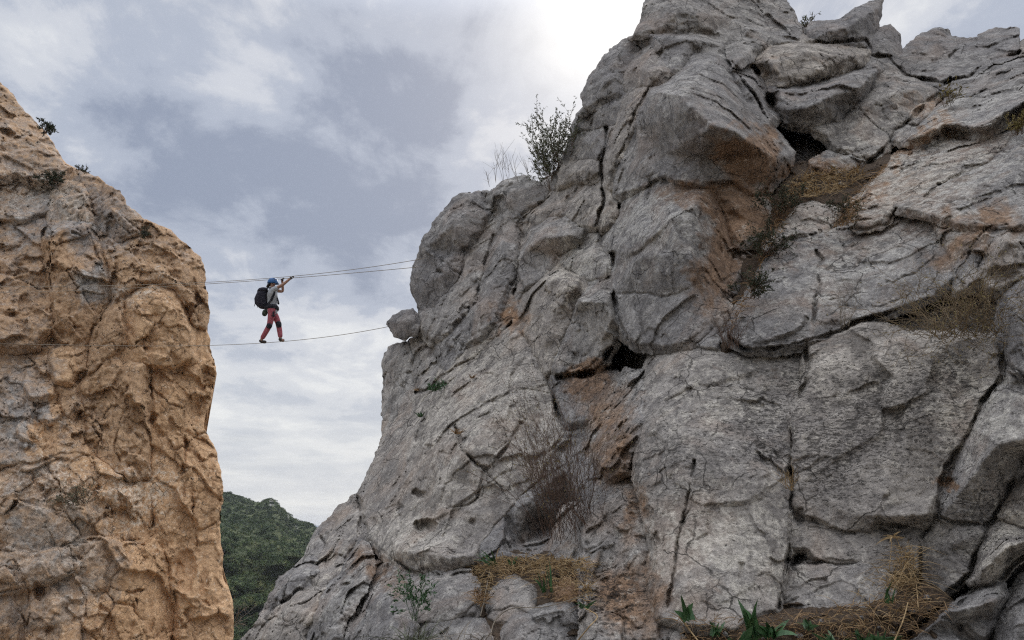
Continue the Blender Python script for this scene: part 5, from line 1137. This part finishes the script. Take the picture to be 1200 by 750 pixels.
stem('thin stem of the dried star shaped flower', [(1042, 668, .05), (1044, 648, .1), (1045, 630, .12)], .5, 'straw')

# ------------------------------------------------------------------ sky and light
W = bpy.data.worlds.new('World'); SC.world = W; W.use_nodes = True
t = W.node_tree; nd = t.nodes; bg = nd['Background']; bg.inputs['Strength'].default_value = .1
SUN_EL, SUN_AZ = math.radians(36), math.radians(7)     # behind the summit tower; azimuth clockwise from +Y
def N(typ, **k):
    n = nd.new(typ)
    for a, b in k.items(): setattr(n, a, b)
    return n
def lk(a, b): t.links.new(a, b)
def MT(op, a, b=None, clamp=False):
    n = N('ShaderNodeMath', operation=op, use_clamp=clamp)
    for i, x in enumerate((a, b)):
        if x is None: continue
        if isinstance(x, (int, float)): n.inputs[i].default_value = x
        else: lk(x, n.inputs[i])
    return n.outputs[0]
def VM(op, a, b):
    n = N('ShaderNodeVectorMath', operation=op)
    for i, x in enumerate((a, b)):
        if isinstance(x, tuple): n.inputs[i].default_value = x
        else: lk(x, n.inputs[i])
    return n
def NZ(v, s, det, ro=.55, di=0.0):
    n = N('ShaderNodeTexNoise'); n.inputs['Scale'].default_value = s; n.inputs['Detail'].default_value = det; n.inputs['Roughness'].default_value = ro; n.inputs['Distortion'].default_value = di
    lk(v, n.inputs['Vector']); return n.outputs['Fac']
def RP(f, stops):
    n = N('ShaderNodeValToRGB'); c = n.color_ramp; c.interpolation = 'EASE'
    while len(c.elements) < len(stops): c.elements.new(.5)
    for e, (p_, col) in zip(c.elements, stops): e.position = p_; e.color = (*col, 1) if isinstance(col, tuple) else (col, col, col, 1)
    lk(f, n.inputs[0]); return n.outputs[0]
def MX(f, a, b, mode='MIX'):
    n = N('ShaderNodeMix', data_type='RGBA', blend_type=mode)
    for i, x in ((0, f), (6, a), (7, b)):
        if isinstance(x, (int, float)): n.inputs[i].default_value = x
        elif isinstance(x, tuple): n.inputs[i].default_value = (*x, 1)
        else: lk(x, n.inputs[i])
    return n.outputs[2]
tc = N('ShaderNodeTexCoord').outputs['Generated']
sky = N('ShaderNodeTexSky', sky_type='NISHITA'); sky.sun_disc = False; sky.sun_elevation = SUN_EL; sky.sun_rotation = SUN_AZ
sky.air_density = 1.2; sky.dust_density = 2.5
dirv = VM('NORMALIZE', tc, (0, 0, 0)).outputs[0]
sx = N('ShaderNodeSeparateXYZ'); lk(dirv, sx.inputs[0])
zz = MT('MAXIMUM', sx.outputs[2], 0.0)
# cloud layer overhead, seen in perspective
inv = MT('DIVIDE', 1.0, MT('ADD', zz, .22))
cv = N('ShaderNodeCombineXYZ'); lk(MT('MULTIPLY', sx.outputs[0], inv), cv.inputs[0]); lk(MT('MULTIPLY', sx.outputs[1], inv), cv.inputs[1]); cv.inputs[2].default_value = 2.7
cvo = VM('MULTIPLY', cv.outputs[0], (1, .8, 1)).outputs[0]
n1 = NZ(cvo, 1.7, 10, .6, .25); n2 = NZ(cvo, 4.2, 10, .62, .25); n3 = NZ(VM('ADD', cvo, (5.2, 1.1, 0)).outputs[0], 2.4, 6, .55, .3)
def toward(px, py, w):          # soft lump of cloud in a given direction of the real sky
    d = Vector(P3(px, py, 1.0) - CAM).normalized()
    wob = VM('ADD', dirv, VM('MULTIPLY', VM('SUBTRACT', nzc, (.5, .5, .5)).outputs[0], (.16, .16, .16)).outputs[0]).outputs[0]
    dt = VM('DOT_PRODUCT', VM('NORMALIZE', wob, (0, 0, 0)).outputs[0], tuple(d)).outputs['Value']
    return MT('DIVIDE', MT('SUBTRACT', dt, math.cos(math.radians(w))), 1 - math.cos(math.radians(w)), True)
nz_ = N('ShaderNodeTexNoise'); nz_.inputs['Scale'].default_value = 7; nz_.inputs['Detail'].default_value = 6; lk(dirv, nz_.inputs['Vector']); nzc = nz_.outputs['Color']
dark = MT('MULTIPLY', toward(370, 190, 17), .32)
for px, py, w, s in ((390, 80, 6, .16), (290, 250, 10, .12), (470, 110, 6, .10), (450, 240, 10, .10), (215, 170, 6, .08), (560, 240, 7, .08), (60, 60, 6, .06), (505, 120, 3.0, .20), (380, 330, 6, .06)):
    dark = MT('ADD', dark, MT('MULTIPLY', toward(px, py, w), s))
lite = MT('MULTIPLY', toward(150, 110, 9), .10)
for px, py, w, s in ((290, 105, 3.5, .18), (430, 175, 3.5, .14), (100, 10, 7, .06), (480, 20, 6, .06), (310, 420, 8, .10), (670, 110, 6, .10), (350, 470, 8, .12), (545, 60, 6, .06)):
    lite = MT('ADD', lite, MT('MULTIPLY', toward(px, py, w), s))
dens = MT('ADD', MT('MULTIPLY', MT('SUBTRACT', n1, .5), 1.6), MT('MULTIPLY', MT('SUBTRACT', n2, .5), 2.1))
dens = MT('ADD', dens, MT('MULTIPLY', MT('SUBTRACT', n3, .5), .7))
dens = MT('ADD', MT('ADD', dens, .44), MT('SUBTRACT', dark, lite))
K = 10.0
def c10(r, g, b): return (r * K, g * K, b * K)
cloud = RP(dens, [(.0, (.68, .695, .715)), (.32, (.535, .56, .615)), (.60, (.385, .425, .51)), (1.0, (.25, .29, .38))])
cloud = VM('MULTIPLY', cloud, (K, K, K)).outputs[0]
# overcast sky brightest overhead, boosted out of frame to light the rock from above
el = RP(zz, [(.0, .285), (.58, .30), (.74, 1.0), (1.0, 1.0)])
back = MT('SUBTRACT', 1.0, MT('MULTIPLY', MT('MULTIPLY', MT('SUBTRACT', .3, sx.outputs[1], True), MT('SUBTRACT', 1.0, zz)), .5))  # low sky behind the camera dimmed to deepen shade under overhangs
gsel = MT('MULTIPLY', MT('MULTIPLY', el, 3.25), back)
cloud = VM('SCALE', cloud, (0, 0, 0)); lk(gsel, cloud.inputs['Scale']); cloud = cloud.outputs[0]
cloud = MX(RP(zz, [(.5, 0.0), (.85, 1.0)]), cloud, VM('MULTIPLY', cloud, (1.04, 1.0, .95)).outputs[0])
# pale veil low on the horizon
hz = RP(zz, [(.0, 1.0), (.28, .0)])
streak = NZ(VM('MULTIPLY', dirv, (3, 3, 22)).outputs[0], 1.6, 6, .6)
hzc = MX(RP(streak, [(.35, 0.0), (.65, 1.0)]), c10(.58, .60, .63), c10(.76, .765, .75))
cloud = MX(MT('MULTIPLY', hz, .85), cloud, hzc)
# glow of the hidden sun through thin cloud
sd = Vector((math.sin(SUN_AZ) * math.cos(SUN_EL), math.cos(SUN_AZ) * math.cos(SUN_EL), math.sin(SUN_EL)))
gl = VM('DOT_PRODUCT', dirv, tuple(sd)).outputs['Value']
glow = MT('POWER', MT('MAXIMUM', gl, 0.0), 210.0)
cloud = MX(MT('MULTIPLY', glow, .72), cloud, c10(1.0, 1.0, .98))
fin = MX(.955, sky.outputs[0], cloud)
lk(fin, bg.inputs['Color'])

hzm = bpy.data.materials.new('haze'); hzm.use_nodes = True; ht_ = hzm.node_tree; ht_.nodes.clear()
ho = ht_.nodes.new('ShaderNodeOutputMaterial'); hv_ = ht_.nodes.new('ShaderNodeVolumePrincipled'); hv_.inputs['Density'].default_value = .00010
hv_.inputs['Color'].default_value = (.86, .90, .95, 1); hv_.inputs['Anisotropy'].default_value = .2
ht_.links.new(hv_.outputs[0], ho.inputs['Volume'])
hx0, hy0, hz0, hx1, hy1, hz1 = -4600, -4600, -80, 4600, 4600, 62
hme = bpy.data.meshes.new('haze')
hme.from_pydata([(x, y, z) for z in (hz0, hz1) for y in (hy0, hy1) for x in (hx0, hx1)], [], [(0, 2, 3, 1), (4, 5, 7, 6), (0, 1, 5, 4), (2, 6, 7, 3), (0, 4, 6, 2), (1, 3, 7, 5)])
tag(link('haze', hme, hzm), 'thin pale haze that softens the far hillside', None, None, 'stuff')
sl = bpy.data.lights.new('sun', 'SUN'); sl.energy = 1.2; sl.angle = math.radians(25); sl.color = (1, .95, .88)
so = bpy.data.objects.new('sun', sl); COL.objects.link(so); so.location = (0, 0, 30)
so.rotation_euler = (-sd).to_track_quat('-Z', 'Y').to_euler()
SC.view_settings.view_transform = 'Standard'; SC.view_settings.look = 'None'; SC.view_settings.gamma = 1; SC.view_settings.use_curve_mapping = False
SC.view_settings.exposure = 0.27
SC.cycles.filter_width = 1.2
SC.cycles.use_denoising = False; SC.cycles.adaptive_threshold = .006
SC.cycles.max_bounces = 6; SC.cycles.diffuse_bounces = 4
